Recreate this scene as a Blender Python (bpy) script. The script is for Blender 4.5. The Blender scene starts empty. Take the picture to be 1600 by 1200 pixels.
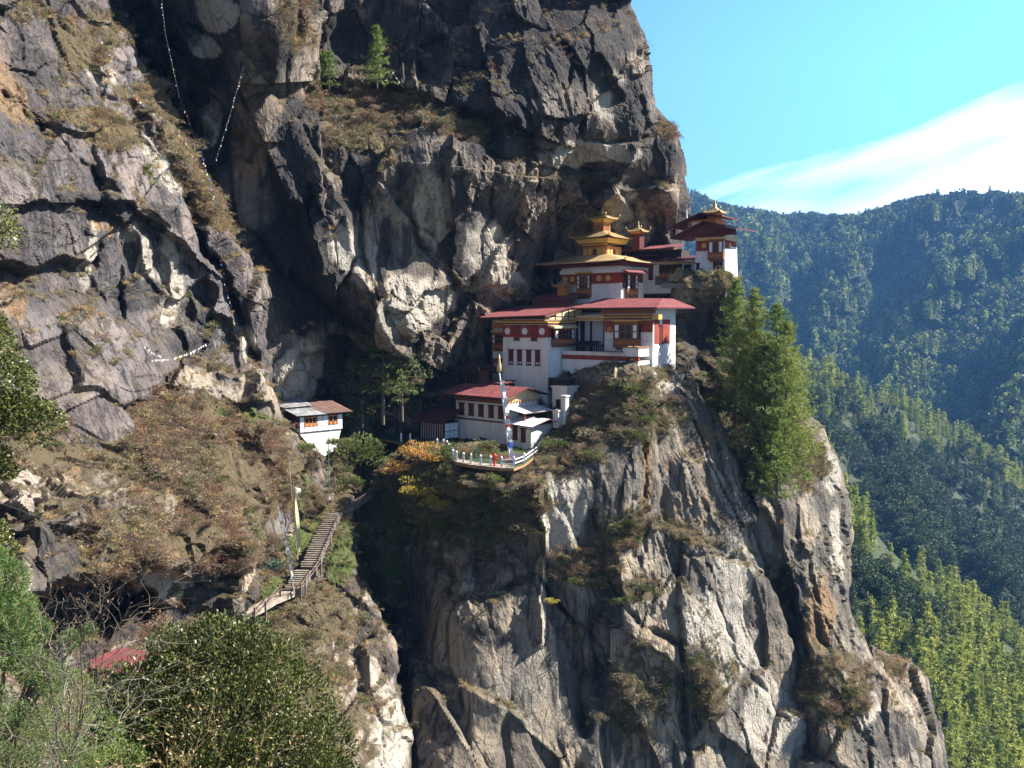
import bpy, math, random
import numpy as np
from mathutils import Vector, Matrix

S = bpy.context.scene
COL = S.collection
rnd = random.Random(7)
rng = np.random.default_rng(11)

# ---------------------------------------------------------------- camera
F = 1331.0
PITCH = math.radians(-4.1)
cd = bpy.data.cameras.new('camera')
cam = bpy.data.objects.new('camera', cd)
COL.objects.link(cam)
cd.sensor_width = 36.0
cd.lens = 36.0 * F / 1600.0
cd.clip_start = 0.5
cd.clip_end = 30000
cam.location = (0, 0, 0)
cam.rotation_euler = (math.radians(90) + PITCH, 0, 0)
S.camera = cam

# ---------------------------------------------------------------- light
SUN = Vector((0.76, 0.06, 0.64)).normalized()
EL = math.asin(SUN.z)
AZ = math.atan2(SUN.x, SUN.y)
ld = bpy.data.lights.new('sun', 'SUN')
ld.energy = 5.0
ld.angle = math.radians(0.5)
ld.color = (1.0, 0.95, 0.87)
lo = bpy.data.objects.new('sun', ld)
COL.objects.link(lo)
lo.rotation_euler = SUN.to_track_quat('Z', 'Y').to_euler()

W = bpy.data.worlds.new('World')
S.world = W
W.use_nodes = True


def world():
    nt = W.node_tree
    N, L = nt.nodes, nt.links
    N.clear()
    out = N.new('ShaderNodeOutputWorld')
    bg = N.new('ShaderNodeBackground')
    sky = N.new('ShaderNodeTexSky')
    sky.sky_type = 'NISHITA'
    sky.sun_disc = False
    sky.sun_elevation = EL
    sky.sun_rotation = AZ
    sky.altitude = 3000
    sky.air_density = 1.0
    sky.dust_density = 1.2
    sky.ozone_density = 1.0
    tint = N.new('ShaderNodeMixRGB')
    tint.blend_type = 'MULTIPLY'
    tint.inputs[0].default_value = 1.0
    tint.inputs[2].default_value = (0.90, 1.0, 1.18, 1)
    L.new(sky.outputs[0], tint.inputs[1])
    # wispy bank of cloud low in the north east, laid out by sky direction
    tc = N.new('ShaderNodeTexCoord')
    sep = N.new('ShaderNodeSeparateXYZ')
    L.new(tc.outputs['Generated'], sep.inputs[0])

    def m(op, a, b=None, clamp=False):
        n = N.new('ShaderNodeMath')
        n.operation = op
        n.use_clamp = clamp
        for i, v in enumerate((a, b)):
            if v is None:
                continue
            if isinstance(v, (int, float)):
                n.inputs[i].default_value = v
            else:
                L.new(v, n.inputs[i])
        return n.outputs[0]
    ysafe = m('MAXIMUM', sep.outputs[1], 0.05)
    t = m('DIVIDE', sep.outputs[0], ysafe)
    e = m('DIVIDE', sep.outputs[2], ysafe)
    comb = N.new('ShaderNodeCombineXYZ')
    # shear so that streaks climb to the right
    L.new(m('MULTIPLY', t, 2.2), comb.inputs[0])
    L.new(m('MULTIPLY', m('SUBTRACT', e, m('MULTIPLY', t, 0.33)), 13.0), comb.inputs[1])
    no = N.new('ShaderNodeTexNoise')
    no.inputs['Scale'].default_value = 1.0
    no.inputs['Detail'].default_value = 7
    no.inputs['Roughness'].default_value = 0.55
    no.inputs['Distortion'].default_value = 0.4
    L.new(comb.outputs[0], no.inputs['Vector'])
    line = m('ADD', m('MULTIPLY', m('SUBTRACT', t, 0.27), 0.40), 0.150)
    d = m('SUBTRACT', line, e)
    d = m('ADD', d, m('MULTIPLY', m('SUBTRACT', no.outputs['Fac'], 0.5), 0.5))
    f = m('MULTIPLY', m('ADD', d, 0.03), 3.6, True)
    f = m('MULTIPLY', f, m('MULTIPLY', m('SUBTRACT', t, 0.15), 8.0, True))
    f = m('MULTIPLY', f, m('MULTIPLY', m('SUBTRACT', 1.6, t), 2.0, True))
    sm = N.new('ShaderNodeMixRGB')
    L.new(m('POWER', f, 0.8), sm.inputs[0])
    # brighter humid air low over the valley to the north east
    gl = m('MULTIPLY', m('SUBTRACT', 0.95, m('ABSOLUTE', m('SUBTRACT', t, 0.75))), 1.3, True)
    gl = m('MULTIPLY', gl, m('MULTIPLY', m('SUBTRACT', 0.85, m('ABSOLUTE', e)), 1.8, True))
    gm = N.new('ShaderNodeMixRGB')
    gm.blend_type = 'MIX'
    L.new(m('MULTIPLY', gl, 0.98, True), gm.inputs[0])
    L.new(tint.outputs[0], gm.inputs[1])
    gm.inputs[2].default_value = (2.4, 7.0, 10.4, 1)
    L.new(gm.outputs[0], sm.inputs[1])
    sm.inputs[2].default_value = (17, 17.3, 17.6, 1)
    L.new(sm.outputs[0], bg.inputs['Color'])
    bg.inputs['Strength'].default_value = 0.054
    L.new(bg.outputs[0], out.inputs['Surface'])


world()
S.view_settings.view_transform = 'Standard'
S.view_settings.look = 'None'
S.view_settings.exposure = 1.66
S.view_settings.gamma = 1.0
S.cycles.use_denoising = True
S.cycles.max_bounces = 5
S.cycles.diffuse_bounces = 2
S.cycles.glossy_bounces = 2
S.cycles.transmission_bounces = 2
S.cycles.transparent_max_bounces = 4
S.cycles.volume_bounces = 0
S.cycles.use_fast_gi = False

# ---------------------------------------------------------------- helpers
cP, sP = math.cos(PITCH), math.sin(PITCH)


def at(px, py, d):
    """point seen at photo pixel px,py at world depth y = d"""
    dx, dz = (px - 800) / F, (600 - py) / F
    y = cP - dz * sP
    z = sP + dz * cP
    return Vector((dx * d / y, d, z * d / y))


def at_np(px, py, d):
    dx, dz = (px - 800) / F, (600 - py) / F
    y = cP - dz * sP
    z = sP + dz * cP
    return np.stack([dx * d / y, d + 0 * dx, z * d / y], -1)


def to_px(p):
    x, y, z = p[..., 0], p[..., 1], p[..., 2]
    f = y * cP + z * sP
    u = -y * sP + z * cP
    return 800 + F * x / f, 600 - F * u / f


def tag(o, label=None, cat=None, group=None, kind=None):
    if label:
        o['label'] = label
    if cat:
        o['category'] = cat
    if group:
        o['group'] = group
    if kind:
        o['kind'] = kind
    return o


def empty(name, loc, label=None, cat=None, group=None):
    o = bpy.data.objects.new(name, None)
    COL.objects.link(o)
    o.location = loc
    o.empty_display_size = 0.5
    return tag(o, label, cat, group)


def np_mesh(name, verts, faces, mats=(), smooth=False, mat_idx=None):
    """verts Nx3, faces MxK (uniform K)"""
    me = bpy.data.meshes.new(name)
    verts = np.asarray(verts, np.float32)
    faces = np.asarray(faces, np.int32)
    k = faces.shape[1]
    me.vertices.add(len(verts))
    me.vertices.foreach_set('co', verts.ravel())
    me.loops.add(faces.size)
    me.loops.foreach_set('vertex_index', faces.ravel())
    me.polygons.add(len(faces))
    me.polygons.foreach_set('loop_start', np.arange(0, faces.size, k, dtype=np.int32))
    me.polygons.foreach_set('loop_total', np.full(len(faces), k, np.int32))
    if mat_idx is not None:
        me.polygons.foreach_set('material_index', np.asarray(mat_idx, np.int32))
    me.polygons.foreach_set('use_smooth', np.full(len(faces), bool(smooth)))
    me.update(calc_edges=True)
    me.validate()
    for m_ in mats:
        me.materials.append(m_)
    return me


def link(name, me, parent=None):
    o = bpy.data.objects.new(name, me)
    COL.objects.link(o)
    if parent is not None:
        o.parent = parent
    return o


# ---- vectorised noise
def _hash(ix, iy, iz, seed):
    h = (ix.astype(np.int64) * 73856093) ^ (iy.astype(np.int64) * 19349663) ^ (iz.astype(np.int64) * 83492791) ^ (seed * 2654435761)
    h = (h ^ (h >> 13)) * 1274126177 & 0xFFFFFFFF
    h = (h ^ (h >> 16)) * 2246822519 & 0xFFFFFFFF
    return (h ^ (h >> 15)) & 0xFFFFFFFF


def _r(h, k):
    h = (h * (2 * k + 1) + 0x9E3779B9 * (k + 1)) & 0xFFFFFFFF
    h = (h ^ (h >> 15)) * 2246822519 & 0xFFFFFFFF
    return ((h ^ (h >> 13)) & 0xFFFFFF).astype(np.float32) / 16777215.0


def vnoise(p, seed=0):
    i = np.floor(p).astype(np.int64)
    f = (p - i).astype(np.float32)
    w = f * f * f * (f * (f * 6 - 15) + 10)
    out = 0
    for dx in (0, 1):
        for dy in (0, 1):
            for dz in (0, 1):
                h = _r(_hash(i[:, 0] + dx, i[:, 1] + dy, i[:, 2] + dz, seed), 0)
                ww = (w[:, 0] if dx else 1 - w[:, 0]) * (w[:, 1] if dy else 1 - w[:, 1]) * (w[:, 2] if dz else 1 - w[:, 2])
                out = out + h * ww
    return out * 2 - 1


def fbm(p, oct=4, seed=0, gain=0.5):
    a, s, o = 1.0, 0, 0
    for k in range(oct):
        o = o + a * vnoise(p * (2.03 ** k), seed + k)
        s += a
        a *= gain
    return o / s


def facets(p, seed=0):
    """voronoi cells, each a tilted plane: returns (height, f2-f1)"""
    i = np.floor(p).astype(np.int64)
    f = (p - i).astype(np.float32)
    n = len(p)
    d1 = np.full(n, 9.0, np.float32)
    d2 = np.full(n, 9.0, np.float32)
    val = np.zeros(n, np.float32)
    for dx in (-1, 0, 1):
        for dy in (-1, 0, 1):
            for dz in (-1, 0, 1):
                h = _hash(i[:, 0] + dx, i[:, 1] + dy, i[:, 2] + dz, seed)
                vx = dx + _r(h, 1) - f[:, 0]
                vy = dy + _r(h, 2) - f[:, 1]
                vz = dz + _r(h, 3) - f[:, 2]
                d = vx * vx + vy * vy + vz * vz
                hv = (_r(h, 4) - 0.5) * 1.0 - (vx * (_r(h, 5) - 0.5) + vy * (_r(h, 6) - 0.5) + vz * (_r(h, 7) - 0.5)) * 1.6
                m = d < d1
                d2 = np.where(m, d1, np.minimum(d2, d))
                val = np.where(m, hv, val)
                d1 = np.where(m, d, d1)
    return val, np.sqrt(d2) - np.sqrt(d1)


def rbf(ctrl):
    c = np.array(ctrl, float)
    xy = c[:, :2] / 200.0
    d = c[:, 2]
    n = len(c)
    r = np.linalg.norm(xy[:, None] - xy[None], axis=2)
    K = np.where(r > 0, r * r * np.log(r + 1e-9), 0) + np.eye(n) * 0.02
    Pm = np.hstack([np.ones((n, 1)), xy])
    A = np.block([[K, Pm], [Pm.T, np.zeros((3, 3))]])
    s = np.linalg.solve(A, np.concatenate([d, np.zeros(3)]))

    def f(u, v):
        q = np.stack([u, v], -1) / 200.0
        out = s[n] + s[n + 1] * q[:, 0] + s[n + 2] * q[:, 1]
        for k in range(n):
            rr = np.hypot(q[:, 0] - xy[k, 0], q[:, 1] - xy[k, 1])
            out = out + s[k] * rr * rr * np.log(rr + 1e-9)
        return out
    return f


def poly_dist(u, v, poly, closed=True):
    """signed distance (>0 inside when closed) and nearest point; open: signed by side (left +)"""
    P_ = np.array(poly, float)
    n = len(P_)
    best = np.full(len(u), 1e9)
    nx = np.zeros(len(u))
    ny = np.zeros(len(u))
    side = np.ones(len(u))
    inside = np.zeros(len(u), bool)
    for k in range(n if closed else n - 1):
        a, b = P_[k], P_[(k + 1) % n]
        ab = b - a
        L2 = ab @ ab + 1e-9
        t = np.clip(((u - a[0]) * ab[0] + (v - a[1]) * ab[1]) / L2, 0, 1)
        cx, cy = a[0] + t * ab[0], a[1] + t * ab[1]
        d = np.hypot(u - cx, v - cy)
        m = d < best
        best = np.where(m, d, best)
        nx = np.where(m, cx, nx)
        ny = np.where(m, cy, ny)
        if closed:
            c = ((a[1] > v) != (b[1] > v))
            xx = a[0] + (v - a[1]) / (b[1] - a[1] + 1e-12) * ab[0]
            inside ^= c & (u < xx)
        else:
            s_ = ab[0] * (v - a[1]) - ab[1] * (u - a[0])
            side = np.where(m, np.where(s_ < 0, 1.0, -1.0), side)
    sd = np.where(inside, best, -best) if closed else best * side
    return sd, nx, ny


def in_blob(u, v, blob, wob):
    """blob = (cx,cy,rx,ry,angle_deg) soft value 0..1"""
    cx, cy, rx, ry, an = blob[:5]
    a = math.radians(an)
    x, y = u - cx, v - cy
    X = (x * math.cos(a) + y * math.sin(a)) / rx
    Y = (-x * math.sin(a) + y * math.cos(a)) / ry
    r = np.hypot(X, Y) + wob
    return np.clip((1.15 - r) / 0.45, 0, 1)


MASS = {}


def mass(name, outline, ctrl, step=3.0, edge=30.0, edge_m=4.0, margin=60, slope=0.35, disp=(), stretch=(1, 1, 1), rot=0.0,
         lines=(), pits=(), paint=None, mats=(), smooth_n=0.5, tone=None, seed=1, fine=0.05, holes=()):
    out = np.array(outline, float)
    u0, v0 = out.min(0) - margin
    u1, v1 = out.max(0) + margin
    nu, nv = int((u1 - u0) / step) + 2, int((v1 - v0) / step) + 2
    gu, gv = np.meshgrid(u0 + np.arange(nu) * step, v0 + np.arange(nv) * step)
    gu, gv = gu.ravel(), gv.ravel()
    # wobble of the outline
    w3 = np.stack([gu / 26, gv / 26, gu * 0 + seed * 3.7], -1)
    wob = fbm(w3, 3, seed + 40) * 5.0
    sd, nx, ny = poly_dist(gu, gv, outline)
    sd0 = sd.copy()
    wob = wob * (edge_m < 50)
    sd = sd + wob
    o = sd < 0
    keep = sd > -margin * 0.95
    sg_ = np.where(sd0 < 0, 1.0, -1.0) / np.maximum(np.abs(sd0), 0.6)
    ox, oy = (gu - nx) * sg_, (gv - ny) * sg_
    uu = np.where(o, nx + ox * (wob - 0.06 * sd), gu)
    vv = np.where(o, ny + oy * (wob - 0.06 * sd), gv)
    f = rbf(ctrl)
    base = f(uu, vv)
    d = base.copy()
    t = np.clip(sd / edge, 0, 1)
    d += edge_m * (1 - np.sqrt(np.clip(1 - (1 - t) ** 2, 0, 1)))
    d += np.where(o, -sd * slope, 0)
    for ln in lines:
        pts, width, amp, kind = ln[:4]
        s_, lx, ly = poly_dist(gu, gv, pts, closed=False)
        wl = fbm(np.stack([gu / 18, gv / 18, gu * 0 + 9.1], -1), 3, seed + 77) * width * 0.7 + fbm(np.stack([gu / 55, gv / 55, gu * 0 + 3.3], -1), 3, seed + 78) * 16 * (width < 25)
        s_ = s_ + wl
        var = np.clip(0.55 + 1.3 * fbm(np.stack([gu / 40, gv / 40, gu * 0 + 6.3], -1), 2, seed + 79), 0.1, 1.3)
        if kind == 'groove':
            g = amp * var * np.exp(-(s_ / width) ** 2)
            d += g
        elif kind == 'ridge':
            d -= amp * np.maximum(0, 1 - np.abs(s_) / width)
        else:  # step: left side (screen) of the direction pushed back by amp, fading over fade px
            fade = ln[4] if len(ln) > 4 else 60
            sg = np.clip(s_ / width * 0.5 + 0.5, 0, 1)
            sg = sg * sg * (3 - 2 * sg)
            d += amp * sg * np.exp(-np.maximum(s_, 0) / fade)
    for (cx, cy, rx, ry, an, amp) in pits:
        wl = fbm(np.stack([gu / 30, gv / 30, gu * 0 + 2.1], -1), 3, seed + 99) * 0.35
        b = in_blob(gu, gv, (cx, cy, rx, ry, an), wl)
        b = b * b * (3 - 2 * b)
        d += amp * b * (0.45 if amp < 6 else 1)
    P0 = at_np(uu, vv, np.maximum(d, 2.0))
    # coherent coordinates for the noise and a smooth set of normals
    roll = edge_m * (1 - np.sqrt(np.clip(1 - (1 - t) ** 2, 0, 1))) + np.where(o, -sd * slope, 0)
    Pn = at_np(gu, gv, base)
    Gs = at_np(uu, vv, base + roll)
    G = Gs.reshape(nv, nu, 3)
    du = np.gradient(G, axis=1)
    dv = np.gradient(G, axis=0)
    nrm = np.cross(du, dv).reshape(-1, 3)
    nrm /= np.linalg.norm(nrm, axis=1)[:, None] + 1e-9
    view = -P0 / np.linalg.norm(P0, axis=1)[:, None]
    nrm = np.where((nrm * view).sum(1)[:, None] < 0, -nrm, nrm)
    nrm = nrm * (1 - smooth_n) + view * smooth_n
    nrm /= np.linalg.norm(nrm, axis=1)[:, None]
    P_ = P0.copy()
    ca, sa = math.cos(math.radians(rot)), math.sin(math.radians(rot))
    Q = np.stack([(Pn[:, 0] * ca - Pn[:, 2] * sa) / stretch[0], Pn[:, 1] / stretch[1] * 0.6, (Pn[:, 0] * sa + Pn[:, 2] * ca) / stretch[2]], -1)
    warp = np.stack([fbm(Q / 6.0, 3, seed + 5), fbm(Q / 6.0 + 31.7, 3, seed + 6), fbm(Q / 6.0 + 77.1, 3, seed + 7)], -1)
    rough_m = np.clip(fbm(Pn / 11.0, 3, seed + 33) * 2.6 + 0.45, 0.06, 1.1)
    crk = np.zeros(len(gu), np.float32)
    tot = np.zeros(len(gu), np.float32)
    cellv = np.zeros(len(gu), np.float32)
    for k, (scale, amp, crack) in enumerate(disp):
        h, e = facets((Q + warp * scale * 0.13) / scale, seed * 13 + k)
        g = 1.0 if k == 0 else (0.35 + 0.65 * rough_m if k == 1 else rough_m)
        lm = np.clip(fbm(Pn / (scale * 0.9), 2, seed + 70 + k) * 3 + 0.2, 0, 1)
        # soften the seam so that a cell's edge is a step a few decimetres wide
        sm = np.clip(e / 0.022, 0, 1)
        tot += (h * amp * (0.25 + 0.75 * sm) - crack * lm * np.exp(-e / 0.028)) * g
        crk = np.maximum(crk, np.exp(-e / 0.022) * lm * g * min(1, crack * 2.5))
        if k == 1:
            cellv = h
    if fine:
        tot += (fbm(Pn / 5.0, 4, seed + 22) * fine * 9 + fbm(Pn / 1.3, 4, seed + 21) * fine * 3.0 * rough_m)
        rg = 1 - np.abs(fbm(Q / 3.2 + warp, 4, seed + 24)) * 2.2
        tot += rg * fine * 8 * (0.12 + 0.88 * rough_m)
    amp_mask = np.clip(1 + np.minimum(sd, 0) / 16, 0.12, 1)
    P_ += nrm * (tot * amp_mask)[:, None]
    # attributes
    me_idx = np.arange(nu * nv).reshape(nv, nu)
    q = np.stack([me_idx[:-1, :-1].ravel(), me_idx[1:, :-1].ravel(), me_idx[1:, 1:].ravel(), me_idx[:-1, 1:].ravel()], -1)
    q = q[keep[q].all(1)]
    used, inv = np.unique(q.ravel(), return_inverse=True)
    q = inv.reshape(-1, 4)
    me = np_mesh(name, P_[used], q, mats, smooth=False)
    uvw = fbm(np.stack([gu / 34, gv / 34, gu * 0 + 5.5], -1), 4, seed + 60)[used] * 0.55
    masks = {}
    for kname in ('dark', 'pale', 'ochre', 'veg', 'green'):
        m_ = np.zeros(len(used), np.float32)
        for bl in (paint or {}).get(kname, ()):
            strength = bl[5] if len(bl) > 5 else 1.0
            m_ = np.maximum(m_, in_blob(gu[used], gv[used], bl, uvw * 1.0) * strength)
        masks[kname] = m_
        a = me.attributes.new(kname, 'FLOAT', 'POINT')
        a.data.foreach_set('value', m_)
    for nm, arr in (('crack', crk[used]), ('cell', cellv[used])):
        a = me.attributes.new(nm, 'FLOAT', 'POINT')
        a.data.foreach_set('value', arr.astype(np.float32))
    ob = link(name, me)
    tag(ob, kind='structure')
    MASS[name] = dict(P=P_[used], q=q, u=gu[used], v=gv[used], nrm=None, masks=masks, ob=ob, sd=sd[used], depth=f)
    return ob


def surf_samples(name, n, wfun, seed=0, vis=True, patchy=False):
    """random points on a mass, weighted by wfun(centre px u,v, normal z, masks)"""
    M = MASS[name]
    P_, q = M['P'], M['q']
    a, b, c, d = (P_[q[:, i]] for i in range(4))
    cr = np.cross(c - a, d - b) * 0.5
    area = np.linalg.norm(cr, axis=1)
    n_ = cr / (area[:, None] + 1e-9)
    cen = (a + b + c + d) / 4
    flip = (n_ * -cen).sum(1) < 0
    n_[flip] *= -1
    u, v = M['u'][q].mean(1), M['v'][q].mean(1)
    mk = {k: m_[q].mean(1) for k, m_ in M['masks'].items()}
    w = wfun(u, v, n_, mk) * area
    if patchy:
        w = w * np.clip(fbm(cen / 3.6, 3, seed + 300) * 3.2 + .55, 0.03, 1.2)
    if vis:
        w = w * (M['sd'][q].mean(1) > -4)
    w = np.maximum(w, 0)
    if w.sum() <= 0:
        return np.zeros((0, 3)), np.zeros((0, 3))
    r_ = np.random.default_rng(seed)
    idx = r_.choice(len(q), size=n, p=w / w.sum())
    s, t = r_.random(n)[:, None], r_.random(n)[:, None]
    pts = (a[idx] * (1 - s) + b[idx] * s) * (1 - t) + (d[idx] * (1 - s) + c[idx] * s) * t
    return pts, n_[idx]


def surf_at(name, px, py):
    """point of a mass nearest in the picture to px,py"""
    M = MASS[name]
    if 'scr' not in M:
        M['scr'] = to_px(M['P'])
    su, sv = M['scr']
    d = (su - px) ** 2 + (sv - py) ** 2
    k = np.argsort(d)[:6]
    k = k[np.argmin(M['P'][k, 1])]
    return Vector(M['P'][k].tolist())
# ---------------------------------------------------------------- materials
def newmat(name):
    m_ = bpy.data.materials.new(name)
    m_.use_nodes = True
    nt = m_.node_tree
    b = nt.nodes['Principled BSDF']
    b.inputs['Roughness'].default_value = 0.85
    b.inputs['Specular IOR Level'].default_value = 0.25
    return m_, nt, b


def nd(nt, typ, **kw):
    n = nt.nodes.new(typ)
    for k, v in kw.items():
        setattr(n, k, v)
    return n


def setin(nt, sock, v):
    if hasattr(v, 'is_linked') or hasattr(v, 'links'):
        nt.links.new(v, sock)
    else:
        sock.default_value = v


def mathn(nt, op, a, b=0.0, clamp=False):
    n = nd(nt, 'ShaderNodeMath', operation=op, use_clamp=clamp)
    setin(nt, n.inputs[0], a)
    setin(nt, n.inputs[1], b)
    return n.outputs[0]


def ramp(nt, fac, stops, interp='LINEAR'):
    n = nd(nt, 'ShaderNodeValToRGB')
    n.color_ramp.interpolation = interp
    el = n.color_ramp.elements
    while len(el) < len(stops):
        el.new(0.5)
    for e, (p, c) in zip(el, stops):
        e.position = p
        e.color = (*c, 1) if len(c) == 3 else c
    nt.links.new(fac, n.inputs[0])
    return n.outputs[0]


def mix(nt, fac, a, b, mode='MIX'):
    n = nd(nt, 'ShaderNodeMixRGB', blend_type=mode)
    setin(nt, n.inputs[0], fac)
    setin(nt, n.inputs[1], (*a, 1) if isinstance(a, tuple) and len(a) == 3 else a)
    setin(nt, n.inputs[2], (*b, 1) if isinstance(b, tuple) and len(b) == 3 else b)
    return n.outputs[0]


def noise(nt, vec, scale, detail=5, rough=0.6, dist=0.0, out='Fac'):
    n = nd(nt, 'ShaderNodeTexNoise')
    n.inputs['Scale'].default_value = scale
    n.inputs['Detail'].default_value = detail
    n.inputs['Roughness'].default_value = rough
    n.inputs['Distortion'].default_value = dist
    if vec is not None:
        nt.links.new(vec, n.inputs['Vector'])
    return n.outputs[out]


def mapping(nt, vec, scale=(1, 1, 1), rot=(0, 0, 0)):
    n = nd(nt, 'ShaderNodeMapping')
    n.inputs['Scale'].default_value = scale
    n.inputs['Rotation'].default_value = rot
    nt.links.new(vec, n.inputs['Vector'])
    return n.outputs[0]


def rock_mat(name, g0, g1, streak_rot=0.0, warm=0.5, moss=0.5, spots=0.0, patch=0.55, tonal=1.0):
    m_, nt, b = newmat(name)
    tc = nd(nt, 'ShaderNodeTexCoord').outputs['Object']
    A = {k: nd(nt, 'ShaderNodeAttribute', attribute_name=k).outputs['Fac'] for k in ('dark', 'pale', 'ochre', 'veg', 'green', 'crack', 'cell')}
    n1 = noise(nt, tc, 0.09, 6, 0.62, 0.6)
    n2 = noise(nt, tc, 0.55, 7, 0.7)
    n3 = noise(nt, tc, 3.2, 6, 0.7)
    sv = mapping(nt, tc, (0.9, 0.9, 0.055), (0, streak_rot, 0))
    st = noise(nt, sv, 1.0, 6, 0.62, 0.5)
    sv2 = mapping(nt, tc, (3.0, 3.0, 0.16), (0, streak_rot, 0))
    st2 = noise(nt, sv2, 1.0, 4, 0.6, 0.3)
    base = ramp(nt, n2, [(0.3, g0), (0.7, g1)])
    # large tonal patches
    base = mix(nt, ramp(nt, n1, [(0.42, (0, 0, 0)), (0.62, (1, 1, 1))]), base, mix(nt, 0.5, base, (g1[0] * 1.25, g1[1] * 1.02, g1[2] * .78)), 'MIX')
    base = mix(nt, mathn(nt, 'MULTIPLY', ramp(nt, mathn(nt, 'ADD', n1, mathn(nt, 'MULTIPLY', A['cell'], 0.10)), [(0.30, (1, 1, 1)), (0.46, (0, 0, 0))]), patch), base, (g0[0] * .38, g0[1] * .38, g0[2] * .42))
    # every joint-bounded face has weathered to a tone of its own
    tone = ramp(nt, mathn(nt, 'ADD', mathn(nt, 'MULTIPLY', A['cell'], 0.8), mathn(nt, 'MULTIPLY', n1, 1.0)), [(0.25, (0.36, 0.35, 0.37)), (0.5, (0.95, 0.95, 0.95)), (0.8, (1.9, 1.85, 1.75))])
    base = mix(nt, tonal, base, tone, 'MULTIPLY')
    # vertical drip streaks of black lichen and pale wash
    base = mix(nt, mathn(nt, 'MULTIPLY', ramp(nt, st, [(0.50, (0, 0, 0)), (0.60, (1, 1, 1))]), 0.8), base, (0.022, 0.02, 0.023))
    base = mix(nt, mathn(nt, 'MULTIPLY', ramp(nt, st2, [(0.60, (0, 0, 0)), (0.70, (1, 1, 1))]), 0.4), base, (0.27, 0.25, 0.22))

    def masked(attr, lo=0.35, hi=0.75, nn=None, k=0.55):
        s_ = mathn(nt, 'ADD', attr, mathn(nt, 'MULTIPLY', mathn(nt, 'SUBTRACT', nn or n2, 0.5), k * 2))
        r_ = ramp(nt, s_, [(lo, (0, 0, 0)), (hi, (1, 1, 1))])
        return mathn(nt, 'MULTIPLY', r_, mathn(nt, 'MULTIPLY', attr, 4.0, True))
    stn = mathn(nt, 'ADD', mathn(nt, 'MULTIPLY', st, 0.6), mathn(nt, 'MULTIPLY', n2, 0.4))
    oc = mix(nt, n3, (0.17, 0.10, 0.05), (0.36, 0.23, 0.12))
    base = mix(nt, masked(A['ochre']), base, oc)
    pc = mix(nt, n3, (0.30, 0.265, 0.215), (0.58, 0.52, 0.43))
    base = mix(nt, masked(A['pale'], 0.25, 0.6, stn, 0.9), base, pc)
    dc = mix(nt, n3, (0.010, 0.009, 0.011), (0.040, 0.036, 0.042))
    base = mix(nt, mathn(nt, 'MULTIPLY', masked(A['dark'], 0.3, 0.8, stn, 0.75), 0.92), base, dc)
    base = mix(nt, mathn(nt, 'MULTIPLY', A['crack'], 0.6), base, (0.015, 0.013, 0.012))
    # lichen spots and grain
    vo = nd(nt, 'ShaderNodeTexVoronoi')
    vo.inputs['Scale'].default_value = 1.7
    nt.links.new(tc, vo.inputs['Vector'])
    base = mix(nt, mathn(nt, 'MULTIPLY', ramp(nt, mathn(nt, 'ADD', vo.outputs['Distance'], mathn(nt, 'MULTIPLY', n3, 0.5)), [(0.38, (1, 1, 1)), (0.52, (0, 0, 0))]), 0.5), base, (0.03, 0.026, 0.024))
    base = mix(nt, mathn(nt, 'MULTIPLY', ramp(nt, n3, [(0.35, (0, 0, 0)), (0.75, (1, 1, 1))]), 0.35), base, mix(nt, 0.5, base, (0.30, 0.28, 0.25)))
    # dry grass and moss where the rock lies back
    geo = nd(nt, 'ShaderNodeNewGeometry')
    sep = nd(nt, 'ShaderNodeSeparateXYZ')
    nt.links.new(geo.outputs['Normal'], sep.inputs[0])
    up = mathn(nt, 'ADD', sep.outputs[2], mathn(nt, 'MULTIPLY', mathn(nt, 'SUBTRACT', n2, 0.5), 1.1))
    upf = mathn(nt, 'MULTIPLY', ramp(nt, up, [(0.55, (0, 0, 0)), (0.85, (1, 1, 1))]), moss)
    gcol = ramp(nt, n3, [(0.25, (0.045, 0.033, 0.022)), (0.45, (0.13, 0.092, 0.055)), (0.6, (0.11, 0.10, 0.05)), (0.8, (0.30, 0.23, 0.13))])
    base = mix(nt, upf, base, gcol)
    vf = masked(A['veg'], 0.5, 0.75, n2, 0.95)
    base = mix(nt, vf, base, gcol)
    grn = ramp(nt, n3, [(0.3, (0.035, 0.05, 0.014)), (0.7, (0.13, 0.15, 0.045))])
    base = mix(nt, masked(A['green'], 0.35, 0.6), base, grn)
    nt.links.new(base, b.inputs['Base Color'])
    b.inputs['Roughness'].default_value = 0.9
    b.inputs['Specular IOR Level'].default_value = 0.18
    # hairline fractures, straight and anisotropic
    wv = mix(nt, 0.12, mapping(nt, tc, (1.0, 1.0, 0.42), (0.15, streak_rot + .2, 0)), noise(nt, tc, 0.5, 3, 0.6, out='Color'))
    fr = []
    for sc_ in (0.42, 1.5):
        ve = nd(nt, 'ShaderNodeTexVoronoi', feature='DISTANCE_TO_EDGE')
        ve.inputs['Scale'].default_value = sc_
        nt.links.new(wv, ve.inputs['Vector'])
        fr.append(ramp(nt, ve.outputs['Distance'], [(0.0, (0, 0, 0)), (0.045, (1, 1, 1))]))
    frm = mathn(nt, 'MULTIPLY', mathn(nt, 'SUBTRACT', 1.0, mathn(nt, 'MULTIPLY', fr[0], mathn(nt, 'ADD', fr[1], ramp(nt, n1, [(0.45, (0, 0, 0)), (0.6, (1, 1, 1))]), True), True)), ramp(nt, n2, [(0.4, (0, 0, 0)), (0.6, (1, 1, 1))]))
    base = mix(nt, mathn(nt, 'MULTIPLY', frm, 0.55), base, (0.015, 0.013, 0.012))
    nt.links.new(base, b.inputs['Base Color'])
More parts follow.
